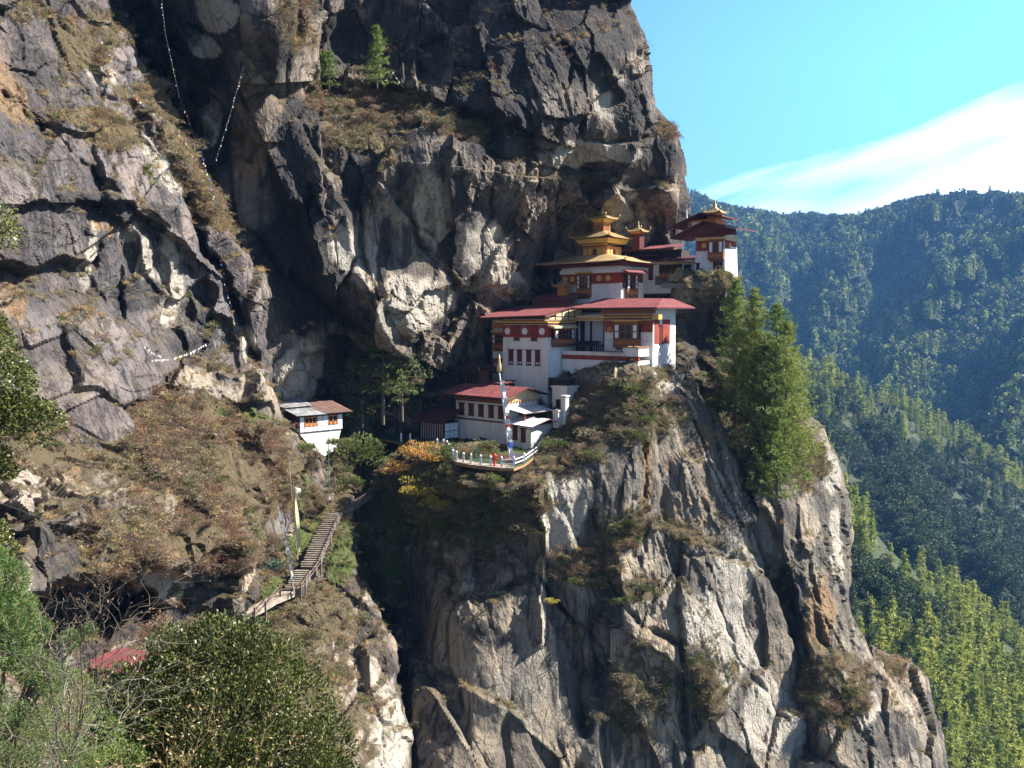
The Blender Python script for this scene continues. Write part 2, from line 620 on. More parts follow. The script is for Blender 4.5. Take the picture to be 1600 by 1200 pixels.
    rid = mathn(nt, 'ABSOLUTE', mathn(nt, 'SUBTRACT', noise(nt, mapping(nt, tc, (1, 1, .55), (0, streak_rot, 0)), 0.9, 8, 0.72, 0.3), 0.5))
    bp = nd(nt, 'ShaderNodeBump')
    bp.inputs['Strength'].default_value = 1.0
    bp.inputs['Distance'].default_value = 0.6
    hh = mathn(nt, 'SUBTRACT', mathn(nt, 'MULTIPLY', rid, -0.9), mathn(nt, 'MULTIPLY', frm, 0.35))
    hh2 = mathn(nt, 'ADD', mathn(nt, 'MULTIPLY', n2, 1.2), mathn(nt, 'ADD', mathn(nt, 'MULTIPLY', n3, 0.45), mathn(nt, 'MULTIPLY', st2, 0.35)))
    nt.links.new(mathn(nt, 'ADD', hh, hh2), bp.inputs['Height'])
    nt.links.new(bp.outputs[0], b.inputs['Normal'])
    return m_


def plain(name, c0, c1=None, scale=2.0, rough=0.8, spec=0.25, metal=0.0, bump=0.0, streak=False):
    m_, nt, b = newmat(name)
    c1 = c1 or tuple(x * 0.75 for x in c0)
    tc = nd(nt, 'ShaderNodeTexCoord').outputs['Object']
    if streak:
        tc = mapping(nt, tc, (1, 1, 0.18))
    n1 = noise(nt, tc, scale, 5, 0.65)
    n2 = noise(nt, tc, scale * 6, 3, 0.6)
    f = mathn(nt, 'ADD', mathn(nt, 'MULTIPLY', n1, 0.7), mathn(nt, 'MULTIPLY', n2, 0.3))
    nt.links.new(ramp(nt, f, [(0.35, c1), (0.62, c0)]), b.inputs['Base Color'])
    b.inputs['Roughness'].default_value = rough
    b.inputs['Specular IOR Level'].default_value = spec
    b.inputs['Metallic'].default_value = metal
    if bump:
        bp = nd(nt, 'ShaderNodeBump')
        bp.inputs['Distance'].default_value = bump
        bp.inputs['Strength'].default_value = 0.6
        nt.links.new(f, bp.inputs['Height'])
        nt.links.new(bp.outputs[0], b.inputs['Normal'])
    return m_


def leafmat(name, c0, c1, c2=None, trans=0.35, rough=0.6, scale=0.6):
    """foliage: colour varies per leaf island and per instance"""
    m_, nt, b = newmat(name)
    geo = nd(nt, 'ShaderNodeNewGeometry')
    oi = nd(nt, 'ShaderNodeObjectInfo')
    tc = nd(nt, 'ShaderNodeTexCoord').outputs['Object']
    n1 = noise(nt, tc, scale, 3, 0.6)
    f = mathn(nt, 'ADD', mathn(nt, 'MULTIPLY', geo.outputs['Random Per Island'], 0.5), mathn(nt, 'ADD', mathn(nt, 'MULTIPLY', oi.outputs['Random'], 0.3), mathn(nt, 'MULTIPLY', mathn(nt, 'SUBTRACT', n1, 0.3), 0.5)))
    stops = [(0.15, c0), (0.6, c1)] + ([(0.92, c2)] if c2 else [])
    c = ramp(nt, f, stops)
    nt.links.new(c, b.inputs['Base Color'])
    b.inputs['Roughness'].default_value = rough
    b.inputs['Specular IOR Level'].default_value = 0.3
    tr = nd(nt, 'ShaderNodeBsdfTranslucent')
    nt.links.new(c, tr.inputs['Color'])
    ms = nd(nt, 'ShaderNodeMixShader')
    ms.inputs[0].default_value = trans
    nt.links.new(b.outputs[0], ms.inputs[1])
    nt.links.new(tr.outputs[0], ms.inputs[2])
    out = [n for n in nt.nodes if n.type == 'OUTPUT_MATERIAL'][0]
    nt.links.new(ms.outputs[0], out.inputs['Surface'])
    return m_


M_ROCK = rock_mat('grey_cliff_rock', (0.070, 0.062, 0.056), (0.18, 0.157, 0.135), moss=0.75, patch=0.75)
M_ROCKL = rock_mat('purple_grey_cliff_rock', (0.105, 0.094, 0.098), (0.20, 0.178, 0.178), streak_rot=0.15, moss=0.9, patch=0.4, tonal=.45)
M_ROCKB = rock_mat('buttress_rock', (0.14, 0.125, 0.103), (0.28, 0.25, 0.205), streak_rot=-0.12, moss=0.8, patch=0.3, tonal=.55)
M_SLOPE = rock_mat('scrub_slope_rock', (0.12, 0.105, 0.09), (0.24, 0.21, 0.18), moss=1.0)


def hill_mat(name, c0, c1):
    m_, nt, b = newmat(name)
    tc = nd(nt, 'ShaderNodeTexCoord').outputs['Object']
    n1 = noise(nt, tc, 0.02, 6, 0.7)
    nt.links.new(ramp(nt, n1, [(0.3, c0), (0.7, c1)]), b.inputs['Base Color'])
    return m_


M_HILL = hill_mat('forest_floor', (0.02, 0.03, 0.012), (0.045, 0.055, 0.02))
# ---------------------------------------------------------------- the setting: cliffs and hills
# upper cliff behind the temples
mass('cliff_face',
     [(120, -140), (985, -140), (972, -60), (978, 0), (1000, 45), (1012, 95), (1016, 150), (1024, 196), (1052, 205), (1067, 240), (1069, 275), (1062, 298),
      (1078, 312), (1076, 335), (1062, 352), (1062, 380), (1075, 440), (1075, 640), (900, 720), (560, 760), (400, 720), (300, 500)],
     [(150, -140, 108), (200, 40, 112), (330, -100, 102), (330, 60, 106), (430, 60, 104), (470, 20, 108), (520, 60, 128), (520, 200, 115), (400, 200, 110), (400, 330, 113), (480, 330, 118), (440, 500, 113), (470, 560, 115), (505, 610, 119),
      (480, 650, 119), (560, 560, 131), (620, 620, 138), (620, -100, 130), (640, 60, 130), (640, 150, 121), (560, 225, 114), (640, 215, 113.5), (640, 330, 117), (760, 100, 125), (760, 235, 116), (760, 400, 130), (700, 500, 130), (650, 520, 121), (760, 560, 142), (860, -110, 138), (700, -120, 134), (960, -110, 142), (880, 60, 126), (900, 180, 125),
      (880, 260, 131), (900, 330, 143), (880, 420, 150), (950, 60, 127), (985, 120, 133), (960, 270, 137), (1040, 250, 142), (1000, 340, 149), (1050, 330, 149), (1000, 450, 154), (900, 560, 152), (1060, 500, 156), (800, 650, 146), (1000, 640, 150), (820, 440, 140), (720, 560, 136)],
     step=2.6, edge=26, edge_m=5, margin=52, slope=0.6, disp=((17, 3.2, 0.4), (7, 1.8, 0.35), (2.8, 0.48, 0.12), (1.1, 0.15, 0.0)), stretch=(0.8, 1, 1.5), rot=-12,
     lines=[([(500, 40), (500, 140)], 8, 5, 'groove'),
            ([(470, -60), (478, 60), (488, 130)], 16, 9, 'step', 90),
            ([(800, 196), (720, 168), (600, 132), (490, 130)], 9, 5.5, 'step', 70),
            ([(455, 325), (500, 430), (560, 510), (612, 560)], 14, -7, 'step', 120),
            ([(622, 250), (628, 330), (672, 396), (730, 450)], 5, 2.2, 'groove'),
            ([(706, 240), (706, 400)], 5, -2.0, 'step', 70),
            ([(560, 330), (570, 430)], 5, 1.4, 'groove'),
            ([(730, 215), (840, 224), (1000, 224), (1060, 190)], 3.5, 1.6, 'groove'),
            ([(770, 250), (800, 330), (800, 400)], 4, 1.6, 'groove'),
            ([(845, 300), (860, 380), (850, 440)], 5, 1.8, 'groove'),
            ([(1068, 292), (1000, 288), (940, 282), (870, 275)], 8, -3, 'step', 70),
            ([(300, 40), (330, 60), (345, 100), (330, 130)], 6, 2.5, 'groove'),
            ([(170, -60), (250, 110), (330, 240)], 30, 7, 'groove'),
            ([(480, 290), (480, 400)], 6, 2, 'groove'),
            ([(880, 140), (900, 60), (960, 20)], 4, 1.0, 'groove')],
     pits=[(985, 340, 16, 26, 0, 3.5), (1020, 350, 10, 30, -10, 3.5), (1045, 350, 9, 26, -10, 3), (925, 150, 30, 40, 0, 1.0), (400, 110, 24, 60, 10, 3), (505, 600, 20, 60, 8, 5)],
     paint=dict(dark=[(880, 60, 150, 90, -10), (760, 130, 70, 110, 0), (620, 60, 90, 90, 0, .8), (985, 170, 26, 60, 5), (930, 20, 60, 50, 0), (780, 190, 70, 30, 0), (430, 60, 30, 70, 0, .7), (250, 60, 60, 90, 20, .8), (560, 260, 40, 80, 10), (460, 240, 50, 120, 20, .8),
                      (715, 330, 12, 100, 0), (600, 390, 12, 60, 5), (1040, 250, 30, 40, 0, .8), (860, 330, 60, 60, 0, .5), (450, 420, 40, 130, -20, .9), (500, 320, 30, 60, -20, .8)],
                pale=[(957, 150, 26, 46, -8), (900, 245, 40, 22, 5), (950, 240, 46, 20, 0), (560, 400, 40, 60, -30, .8), (670, 320, 30, 70, 0, .6), (760, 390, 40, 60, -10, .7), (680, 470, 50, 40, 20, .8), (640, 480, 60, 50, 20, .7), (800, 450, 30, 30, 0, .8), (335, 20, 40, 30, 30), (320, 75, 26, 18, 30), (330, 190, 16, 40, 0, .8),
                      (985, 345, 40, 50, 0, .5), (470, 590, 36, 60, 5, 1.0), (740, 420, 20, 40, 0)],
                ochre=[(390, 240, 40, 50, 0, .6), (400, 170, 40, 50, 0, .5), (410, 480, 20, 60, -20, .6), (900, 280, 60, 30, 0, .4), (570, 450, 30, 30, 0, .4)],
                veg=[(590, 165, 110, 32, 8), (700, 190, 80, 24, 8), (560, 210, 60, 26, 0), (600, 240, 24, 30, 0, .8), (450, 20, 30, 60, -10, .8), (1040, 205, 26, 14, 25), (820, 455, 40, 14, -10, .6)]),
     mats=[M_ROCK], seed=3)

# the near wall on the left
mass('cliff_wall',
     [(-160, -140), (150, -140), (172, -20), (190, 40), (225, 110), (262, 160), (300, 240), (345, 330), (400, 420), (418, 510), (424, 590), (420, 640), (300, 760), (-160, 760)],
     [(-150, -100, 72), (0, -100, 80), (0, 100, 78), (0, 300, 74), (0, 500, 70), (-150, 500, 62), (0, 700, 62), (100, 0, 88), (100, 200, 85), (100, 400, 82), (170, 40, 96), (180, 250, 90), (180, 420, 88), (200, 600, 80), (270, 250, 96), (290, 330, 96), (280, 480, 96),
      (350, 450, 102), (360, 600, 100), (440, 620, 106), (300, 700, 90), (150, 530, 80)],
     step=2.6, edge=22, edge_m=4, margin=52, slope=0.5, disp=((14, 2.4, 0.3), (6, 1.2, 0.25), (2.4, 0.32, 0.1), (0.9, 0.10, 0.0)), stretch=(0.7, 1, 1.9), rot=28,
     lines=[([(200, 180), (300, 330), (400, 560)], 7, 2.2, 'groove'), ([(0, 130), (130, 260), (190, 330), (300, 430)], 6, 1.8, 'groove'), ([(235, 180), (310, 300)], 12, 1.4, 'ridge'),
            ([(110, 318), (170, 316), (240, 350), (300, 400)], 5, -2.4, 'step', 60), ([(60, -40), (150, 120), (230, 190)], 6, 1.8, 'groove'), ([(186, 330), (186, 500)], 5, 1.5, 'groove'),
            ([(0, 230), (90, 340), (160, 470)], 4, 0.9, 'groove'), ([(310, 340), (330, 420), (400, 560)], 9, 5, 'groove'), ([(240, 380), (262, 520)], 5, 1.4, 'groove')],
     pits=[(318, 462, 20, 26, -20, 4), (345, 520, 18, 36, -25, 5), (278, 540, 14, 22, 0, 3), (205, 390, 12, 34, 0, 2.2), (250, 420, 12, 26, -10, 2.4), (296, 480, 10, 30, -10, 2.6), (150, 400, 8, 20, 0, 1.5), (235, 345, 26, 12, 30, 2)],
     paint=dict(dark=[(160, 330, 90, 24, 12), (60, 100, 50, 40, 30, .6), (90, 180, 60, 40, 40, .5), (40, 340, 50, 40, 0, .5), (130, 470, 40, 60, 0, .5), (250, 330, 40, 20, 30, .7), (370, 470, 24, 60, -25, .7), (215, 460, 46, 30, 0, .9), (60, 260, 30, 50, 0, .6), (20, 20, 60, 60, 0, .5), (300, 520, 40, 60, 0, .8), (20, 420, 50, 60, 0, .5), (100, 540, 60, 60, 0, .35), (350, 400, 30, 50, -20, .8), (110, 40, 50, 30, 30, .6)],
                pale=[(262, 440, 20, 90, -6), (225, 420, 12, 60, 0), (200, 350, 20, 30, 0, .9), (135, 400, 12, 60, 0, .8), (250, 260, 16, 70, -32, .9), (295, 500, 18, 34, 0, .8), (385, 540, 14, 50, -25, .8), (160, 110, 30, 20, 30, .7)],
                ochre=[(18, 140, 30, 70, -20, .7), (140, 350, 16, 20, 0, .8), (12, 470, 30, 50, 0, .7), (165, 355, 12, 20, 0, .8), (330, 330, 30, 30, 0, .5)],
                veg=[(140, 70, 50, 60, 40, .8), (160, 195, 70, 26, 10), (240, 160, 60, 30, 25), (170, 220, 50, 22, 8), (280, 210, 40, 60, -30, .9), (300, 300, 24, 70, -30, .8), (350, 330, 40, 34, 25), (220, 320, 40, 10, 35, .8), (60, 20, 40, 20, 0, .6)]),
     mats=[M_ROCKL], seed=8)

# the scrub covered mound on the left
mass('hillside',
     [(-160, 560), (-20, 590), (60, 590), (110, 560), (150, 530), (200, 520), (260, 548), (330, 545), (380, 580), (415, 622), (440, 665), (480, 700), (518, 725), (522, 752), (512, 780), (470, 800),
      (445, 850), (425, 900), (350, 965), (260, 1010), (200, 1070), (-160, 1110)],
     [(-150, 560, 62), (0, 600, 68), (150, 560, 82), (260, 570, 88), (350, 600, 94), (430, 680, 102), (510, 740, 108), (0, 700, 60), (150, 700, 74), (300, 700, 84), (400, 720, 95), (0, 800, 54), (150, 820, 62), (300, 820, 74), (400, 820, 88), (450, 770, 99), (0, 900, 52), (150, 900, 60), (300, 900, 72), (380, 900, 82), (-150, 900, 46),
      (200, 1000, 66), (0, 1050, 56), (280, 960, 72)],
     step=2.6, edge=20, edge_m=3, margin=42, slope=0.4, disp=((9, 2.5, 0.3), (3.6, 1.7, 0.25), (1.5, 0.7, 0.08)), stretch=(1, 1, 1), rot=20,
     lines=[([(20, 770), (80, 740), (130, 800), (170, 900)], 8, 2.2, 'groove'), ([(440, 870), (300, 900), (190, 880), (60, 920)], 8, 4.5, 'step', 120), ([(310, 560), (360, 610)], 8, 2, 'groove'), ([(380, 870), (420, 800), (400, 760)], 6, 2.0, 'groove')],
     pits=[(130, 955, 120, 50, 0, 10), (350, 575, 30, 12, 20, 2), (365, 905, 40, 20, -35, 2.5), (340, 820, 20, 22, 0, 1.2), (105, 860, 40, 30, 0, 2.5), (405, 650, 14, 16, 0, 2.5), (460, 750, 10, 10, 0, 2), (280, 800, 20, 10, 0, 1.5)],
     paint=dict(dark=[(60, 860, 60, 60, 0, .7), (200, 780, 60, 40, 0, .5), (330, 590, 60, 30, 0, .4), (150, 960, 130, 40, 0, .9), (130, 800, 40, 30, 0, .5)],  # largest dark patch puts the overhang's shade into the cave rock colour
                pale=[(300, 616, 12, 20, 0, .9), (270, 920, 26, 40, -20, 1.0), (400, 600, 30, 14, 45, .9), (180, 740, 40, 20, 0, .5), (20, 770, 40, 40, 0, .5)],
                ochre=[(120, 745, 16, 40, 0, .7), (150, 970, 60, 20, 0, .4), (250, 960, 40, 40, 0, .5)],
                veg=[(180, 560, 60, 36, -10), (120, 620, 80, 34, 0), (280, 650, 130, 40, 8, .9), (240, 705, 160, 30, 0), (360, 760, 130, 60, 10), (200, 690, 160, 50, 0, .8), (300, 840, 120, 50, 0), (380, 690, 90, 40, 15), (170, 840, 70, 40, 0, .8), (70, 720, 60, 40, 0, .9), (330, 560, 50, 16, 20, .9), (440, 720, 60, 30, 20), (200, 880, 90, 16, -10)],
                green=[(400, 660, 60, 12, 20, .8), (470, 770, 40, 30, 20, .7), (480, 700, 20, 10, 30, .7)]),
     mats=[M_SLOPE], seed=5)

# the slope that carries the steps
mass('path_slope',
     [(-160, 1040), (100, 1030), (250, 1010), (340, 965), (400, 915), (432, 850), (450, 800), (500, 770), (548, 775), (552, 850), (556, 900), (590, 960), (612, 1010), (622, 1080), (640, 1150), (650, 1320), (-160, 1320)],
     [(500, 780, 109), (540, 790, 110), (450, 820, 104), (480, 860, 101), (545, 860, 103), (440, 930, 93), (520, 930, 95), (380, 970, 88), (480, 980, 89), (570, 980, 93), (300, 1010, 80), (400, 1050, 80), (520, 1080, 82), (600, 1080, 88), (200, 1080, 66), (400, 1200, 66), (560, 1200, 74),
      (640, 1200, 82), (0, 1080, 55), (0, 1300, 35), (300, 1300, 50), (640, 1310, 78)],
     step=3, edge=14, edge_m=3, margin=45, slope=0.4, disp=((8, 1.1, 0.2), (3.2, 0.55, 0.12), (1.4, 0.24, 0.03)),
     lines=[([(560, 950), (580, 1040), (560, 1200)], 14, 1.2, 'groove')],
     paint=dict(pale=[(540, 1010, 22, 44, -25), (570, 1060, 20, 40, -30), (600, 1150, 40, 90, 0)], veg=[(500, 960, 80, 60, 10), (470, 1050, 90, 70, 0), (540, 1120, 40, 40, 0, .8), (430, 880, 60, 60, 0), (300, 1100, 200, 90, 0)],
                green=[(480, 820, 40, 60, 25), (530, 860, 26, 60, 0, .9), (420, 930, 50, 24, -25, .9), (400, 960, 60, 20, -20, .8)]),
     mats=[M_SLOPE], seed=15)

# shaded gully between the two
mass('gully',
     [(380, 560), (700, 560), (860, 640), (880, 900), (720, 1320), (500, 1320), (480, 900)],
     [(400, 650, 126), (500, 640, 131), (560, 600, 136), (620, 640, 138), (700, 620, 139), (520, 740, 121), (600, 722, 132), (650, 700, 135), (575, 778, 117), (600, 758, 124), (640, 736, 129.5), (700, 770, 124), (560, 800, 114), (640, 800, 119), (560, 950, 112), (620, 1100, 108), (620, 1310, 98), (800, 900, 124), (700, 1200, 108)],
     step=4, edge=14, edge_m=3, margin=30, slope=0.4, disp=((9, 2.0, 0.3), (3.6, 0.8, 0.2), (1.5, 0.25, 0.0)), lines=[([(560, 820), (590, 960), (640, 1200)], 22, 5, 'groove')],
     paint=dict(veg=[(560, 740, 120, 90, 0, .8), (600, 860, 60, 120, 0, .7)], green=[(640, 860, 90, 90, 0, .7)], pale=[(600, 1090, 26, 120, -5, .8)], dark=[(620, 960, 80, 200, 0, .8)]),
     mats=[M_SLOPE], seed=25)

# buttress that carries the temples
mass('rock_buttress',
     [(596, 716), (640, 700), (690, 690), (700, 664), (760, 640), (850, 636), (868, 610), (880, 566), (1000, 572), (1044, 585), (1062, 590), (1082, 605), (1112, 655), (1142, 712), (1176, 790), (1196, 850), (1204, 900), (1232, 950), (1250, 1010), (1258, 1090), (1262, 1160), (1290, 1320),
      (560, 1320), (640, 1150), (632, 1060), (600, 960), (566, 880), (556, 800)],
     [(600, 720, 120), (570, 820, 116), (600, 950, 116), (640, 1100, 104), (640, 1300, 96), (700, 728, 108.5), (770, 728, 106.5), (850, 712, 109.5), (650, 706, 122), (690, 702, 127), (720, 690, 129), (780, 696, 126), (850, 686, 122), (770, 712, 116), (872, 645, 122), (940, 600, 121), (900, 590, 126), (1010, 578, 117.5), (1040, 560, 123), (1052, 600, 119),
      (870, 740, 106.5), (870, 850, 105), (860, 1000, 103), (860, 1200, 100), (860, 1310, 98), (760, 780, 108), (700, 800, 111), (760, 910, 103.5), (690, 960, 103), (740, 1050, 99.5), (700, 1200, 96), (760, 1310, 94), (950, 700, 109), (960, 850, 106), (950, 1000, 103), (960, 1200, 101), (1050, 700, 114), (1060, 850, 109), (1060, 1000, 106), (1080, 1200, 102),
      (1130, 760, 117), (1150, 850, 114), (1180, 1000, 112), (1200, 1150, 110), (1240, 1300, 108), (1020, 640, 114)],
     step=2.6, edge=22, edge_m=5, margin=52, slope=0.55, disp=((15, 2.4, 0.4), (8, 1.15, 0.25), (2.6, 0.26, 0.09), (1.0, 0.08, 0.0)), stretch=(0.75, 1, 2.3), rot=-14,
     lines=[([(845, 760), (850, 880), (838, 1000)], 6, 1.8, 'ridge'), ([(845, 905), (880, 950), (925, 1000), (965, 1050)], 3.5, 1.6, 'groove'), ([(905, 1040), (908, 1200), (915, 1320)], 11, 3.4, 'groove'),
            ([(1200, 900), (1120, 800), (1060, 700), (1040, 640)], 6, -2.0, 'step', 80), ([(1020, 650), (1022, 820), (1100, 860), (1190, 900)], 5, 2.0, 'step', 90), ([(1000, 690), (1005, 860)], 4, 0.9, 'groove'),
            ([(690, 880), (720, 930), (830, 900)], 6, 1.2, 'groove'), ([(850, 1200), (820, 1120), (770, 1080), (690, 1066), (655, 1030)], 6, -1.2, 'step', 120), ([(1010, 1010), (1080, 1060), (1130, 1150), (1180, 1210)], 6, -1.8, 'step', 60), ([(930, 800), (940, 900), (1000, 980), (1080, 1020)], 5, 1.3, 'groove'),
            ([(1100, 890), (1150, 1010), (1220, 1120)], 4, 1.0, 'groove')],
     pits=[(620, 800, 40, 70, 0, 3), (640, 960, 30, 60, 0, 4), (1075, 1120, 20, 60, -10, 2.5)],
     paint=dict(dark=[(720, 960, 60, 40, 0, .4), (930, 1090, 26, 80, 0, .7), (1160, 770, 16, 60, -15, .8), (760, 990, 60, 20, 20, .7), (1080, 1120, 20, 60, 0, .7), (700, 1120, 30, 50, 0, .6)],
                pale=[(880, 790, 40, 70, 10, .9), (845, 950, 10, 90, 0, .9), (1120, 1000, 60, 90, -25, .9), (1200, 1120, 50, 60, -30), (1120, 760, 8, 60, -25), (1000, 620, 50, 20, 0, .8), (1040, 560, 24, 60, -10, 1.0), (1140, 900, 40, 60, 0, .6), (1070, 640, 24, 10, 50)],
                ochre=[(1008, 740, 10, 90, 0, .8), (1070, 760, 50, 90, 0, .45), (960, 900, 60, 40, 0, .4), (1000, 1150, 40, 60, 0, .5), (900, 1000, 60, 60, 0, .35), (1100, 680, 14, 30, -40, .7)],
                veg=[(900, 690, 60, 50, 0), (970, 640, 90, 50, 5), (790, 790, 70, 60, 0), (960, 840, 70, 30, -25, .9), (920, 890, 60, 34, 20), (990, 920, 50, 30, 0), (1030, 640, 60, 20, 10, .7), (1000, 1080, 60, 80, 10, .7), (1080, 840, 60, 14, 20, .8), (1100, 1070, 30, 80, -15, .8), (1130, 1050, 40, 20, 0, .5), (690, 760, 90, 50, 0), (860, 640, 30, 60, 0)],
                green=[(750, 705, 60, 16, 0), (640, 780, 60, 60, 0, .8), (870, 690, 30, 14, -10), (700, 820, 80, 40, 0, .6), (930, 660, 30, 20, 0, .5)]),
     mats=[M_ROCKB], seed=12)

# right hand pillar with the pines, and the shaded rock under the corner tower
mass('rock_pillar',
     [(1052, 432), (1080, 428), (1148, 440), (1160, 520), (1180, 600), (1240, 640), (1262, 650), (1285, 672), (1304, 712), (1322, 770), (1330, 830), (1326, 900), (1322, 950), (1340, 985), (1362, 1030), (1400, 1090), (1440, 1180), (1470, 1320), (1180, 1320), (1090, 900), (1040, 600)],
     [(1070, 440, 134), (1130, 446, 134), (1090, 520, 140), (1140, 540, 140), (1080, 600, 130), (1130, 620, 126), (1200, 640, 126), (1180, 700, 121), (1250, 680, 126), (1290, 720, 129), (1200, 780, 118), (1260, 800, 120), (1310, 850, 125), (1230, 900, 117), (1290, 940, 119), (1280, 1040, 113), (1210, 1000, 121),
      (1350, 1060, 116), (1300, 1150, 108), (1400, 1180, 114), (1300, 1300, 104), (1420, 1300, 112), (1130, 760, 124), (1150, 900, 122), (1200, 1200, 114)],
     step=3, edge=22, edge_m=5, margin=46, slope=0.5, disp=((13, 2.2, 0.4), (5.5, 1.0, 0.25), (2.3, 0.34, 0.06), (1.0, 0.12, 0)), stretch=(0.75, 1, 1.6), rot=-14,
     lines=[([(1190, 800), (1235, 900), (1262, 1010)], 7, -3, 'step', 60), ([(1245, 900), (1290, 1010)], 4, 1.2, 'groove'), ([(1150, 610), (1100, 605), (1050, 600)], 8, 4, 'step', 200)],
     pits=[(1225, 950, 14, 60, -15, 4), (1100, 530, 30, 60, 0, 3)],
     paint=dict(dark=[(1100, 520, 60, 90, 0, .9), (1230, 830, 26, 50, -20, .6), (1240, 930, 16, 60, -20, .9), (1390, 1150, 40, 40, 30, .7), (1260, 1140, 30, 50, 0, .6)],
                pale=[(1310, 850, 14, 70, 0, .8), (1300, 740, 16, 40, 0, .5), (1200, 850, 16, 60, -15, .7), (1360, 1120, 26, 40, 0, .6), (1090, 470, 30, 14, 0, .6)],
                ochre=[(1275, 960, 30, 60, 0, 1.0), (1112, 520, 10, 70, 0, .7)],
                veg=[(1130, 640, 50, 26, 15), (1180, 720, 50, 60, 0), (1250, 720, 40, 50, 0, .9), (1300, 1090, 50, 40, 15), (1330, 1040, 40, 20, 40), (1220, 920, 26, 26, 0, .8), (1270, 1050, 40, 20, 0, .9), (1110, 445, 60, 10, 0)],
                green=[(1130, 630, 50, 20, 15, .9), (1170, 760, 40, 40, 0, .4)]),
     mats=[M_ROCKB], seed=31)

# smaller outcrop low on the right
mass('rock_outcrop',
     [(1360, 1010), (1392, 1026), (1424, 1040), (1446, 1062), (1454, 1100), (1470, 1150), (1500, 1320), (1330, 1320), (1330, 1060)],
     [(1350, 1040, 132), (1400, 1050, 130), (1440, 1070, 134), (1400, 1120, 126), (1450, 1150, 130), (1400, 1300, 120), (1480, 1300, 126)],
     step=3, edge=18, edge_m=4, margin=36, slope=0.5, disp=((9, 1.8, 0.3), (4, 0.8, 0.2), (1.6, 0.3, 0.05)), stretch=(0.8, 1, 1.4), rot=-30,
     paint=dict(pale=[(1420, 1120, 12, 60, -20, .6)], ochre=[(1400, 1060, 30, 20, 30, .5)], veg=[(1390, 1040, 30, 14, 30)]), mats=[M_ROCKB], seed=44)


# ---- forested hills
mass('mountain_range',
     [(500, 330), (800, 300), (960, 300), (1060, 312), (1085, 318), (1120, 331), (1170, 342), (1210, 347), (1270, 348), (1335, 353), (1370, 344), (1400, 334), (1450, 325), (1500, 320), (1560, 318), (1620, 320), (1900, 310), (2300, 300), (2300, 900), (500, 900)],
     [(600, 320, 2600), (1060, 320, 2500), (1250, 335, 2700), (1400, 320, 2500), (1600, 300, 2200), (2200, 300, 2000), (600, 800, 1500), (1100, 420, 2250), (1180, 420, 2130), (1240, 420, 2330), (1330, 430, 2100), (1400, 430, 2300), (1440, 400, 2150), (1520, 400, 2080), (1100, 560, 1950), (1250, 540, 1900), (1330, 560, 1700), (1290, 480, 2050),
      (1400, 540, 1850), (1480, 480, 1850), (1560, 520, 1650), (1600, 430, 1900), (1430, 640, 1500), (1600, 700, 1250), (2200, 700, 1100), (1200, 700, 1500)],
     step=5, edge=8, edge_m=40, margin=40, slope=6, disp=((300, 26, 0), (130, 12, 0)), stretch=(1, 1, 1), rot=0, smooth_n=0.3, fine=0,
     lines=[([(1640, 330), (1500, 420), (1420, 520), (1390, 640)], 55, 260, 'ridge'), ([(1480, 300), (1330, 420), (1240, 600)], 50, 240, 'ridge'), ([(1360, 330), (1220, 440), (1170, 560)], 46, 190, 'ridge'), ([(1760, 400), (1620, 560), (1560, 700)], 50, 200, 'ridge'), ([(1240, 335), (1130, 440), (1090, 560)], 40, 150, 'ridge')],
     mats=[M_HILL], seed=51)
mass('wooded_ridge',
     [(900, 460), (1100, 505), (1180, 545), (1250, 592), (1300, 612), (1350, 632), (1400, 648), (1450, 672), (1500, 700), (1550, 730), (1600, 765), (1700, 830), (1900, 960), (2200, 1150), (2200, 1400), (900, 1300)],
     [(950, 480, 900), (1250, 600, 900), (1400, 655, 950), (1550, 735, 980), (1700, 840, 960), (2100, 1100, 900), (1260, 700, 760), (1350, 760, 740), (1450, 780, 800), (1550, 880, 740), (1350, 900, 600), (1600, 1020, 600), (1300, 1250, 420), (1700, 1300, 480), (1000, 1000, 600), (2100, 1350, 560)],
     step=5, edge=8, edge_m=16, margin=40, slope=3, disp=((120, 12, 0), (50, 5, 0)), smooth_n=0.3, fine=0,
     lines=[([(1420, 660), (1400, 760), (1440, 900)], 44, 60, 'ridge'), ([(1300, 620), (1290, 740)], 36, 50, 'ridge'), ([(1560, 740), (1540, 860), (1600, 1000)], 44, 60, 'ridge')],
     mats=[M_HILL], seed=52)
mass('near_ridge',
     [(1150, 660), (1250, 738), (1300, 778), (1340, 812), (1400, 872), (1450, 912), (1500, 952), (1560, 1000), (1610, 1040), (1700, 1120), (1800, 1220), (1900, 1400), (1150, 1400)],
     [(1200, 700, 480), (1300, 790, 450), (1400, 880, 440), (1500, 960, 430), (1600, 1040, 420), (1750, 1180, 400), (1330, 900, 380), (1430, 1000, 350), (1530, 1080, 340), (1450, 1100, 290), (1600, 1180, 300), (1500, 1250, 240), (1300, 1100, 300), (1300, 1350, 220), (1700, 1350, 260)],
     step=5, edge=8, edge_m=10, margin=40, slope=2, disp=((50, 5, 0), (20, 1.6, 0)), smooth_n=0.3, fine=0, mats=[M_HILL], seed=53)

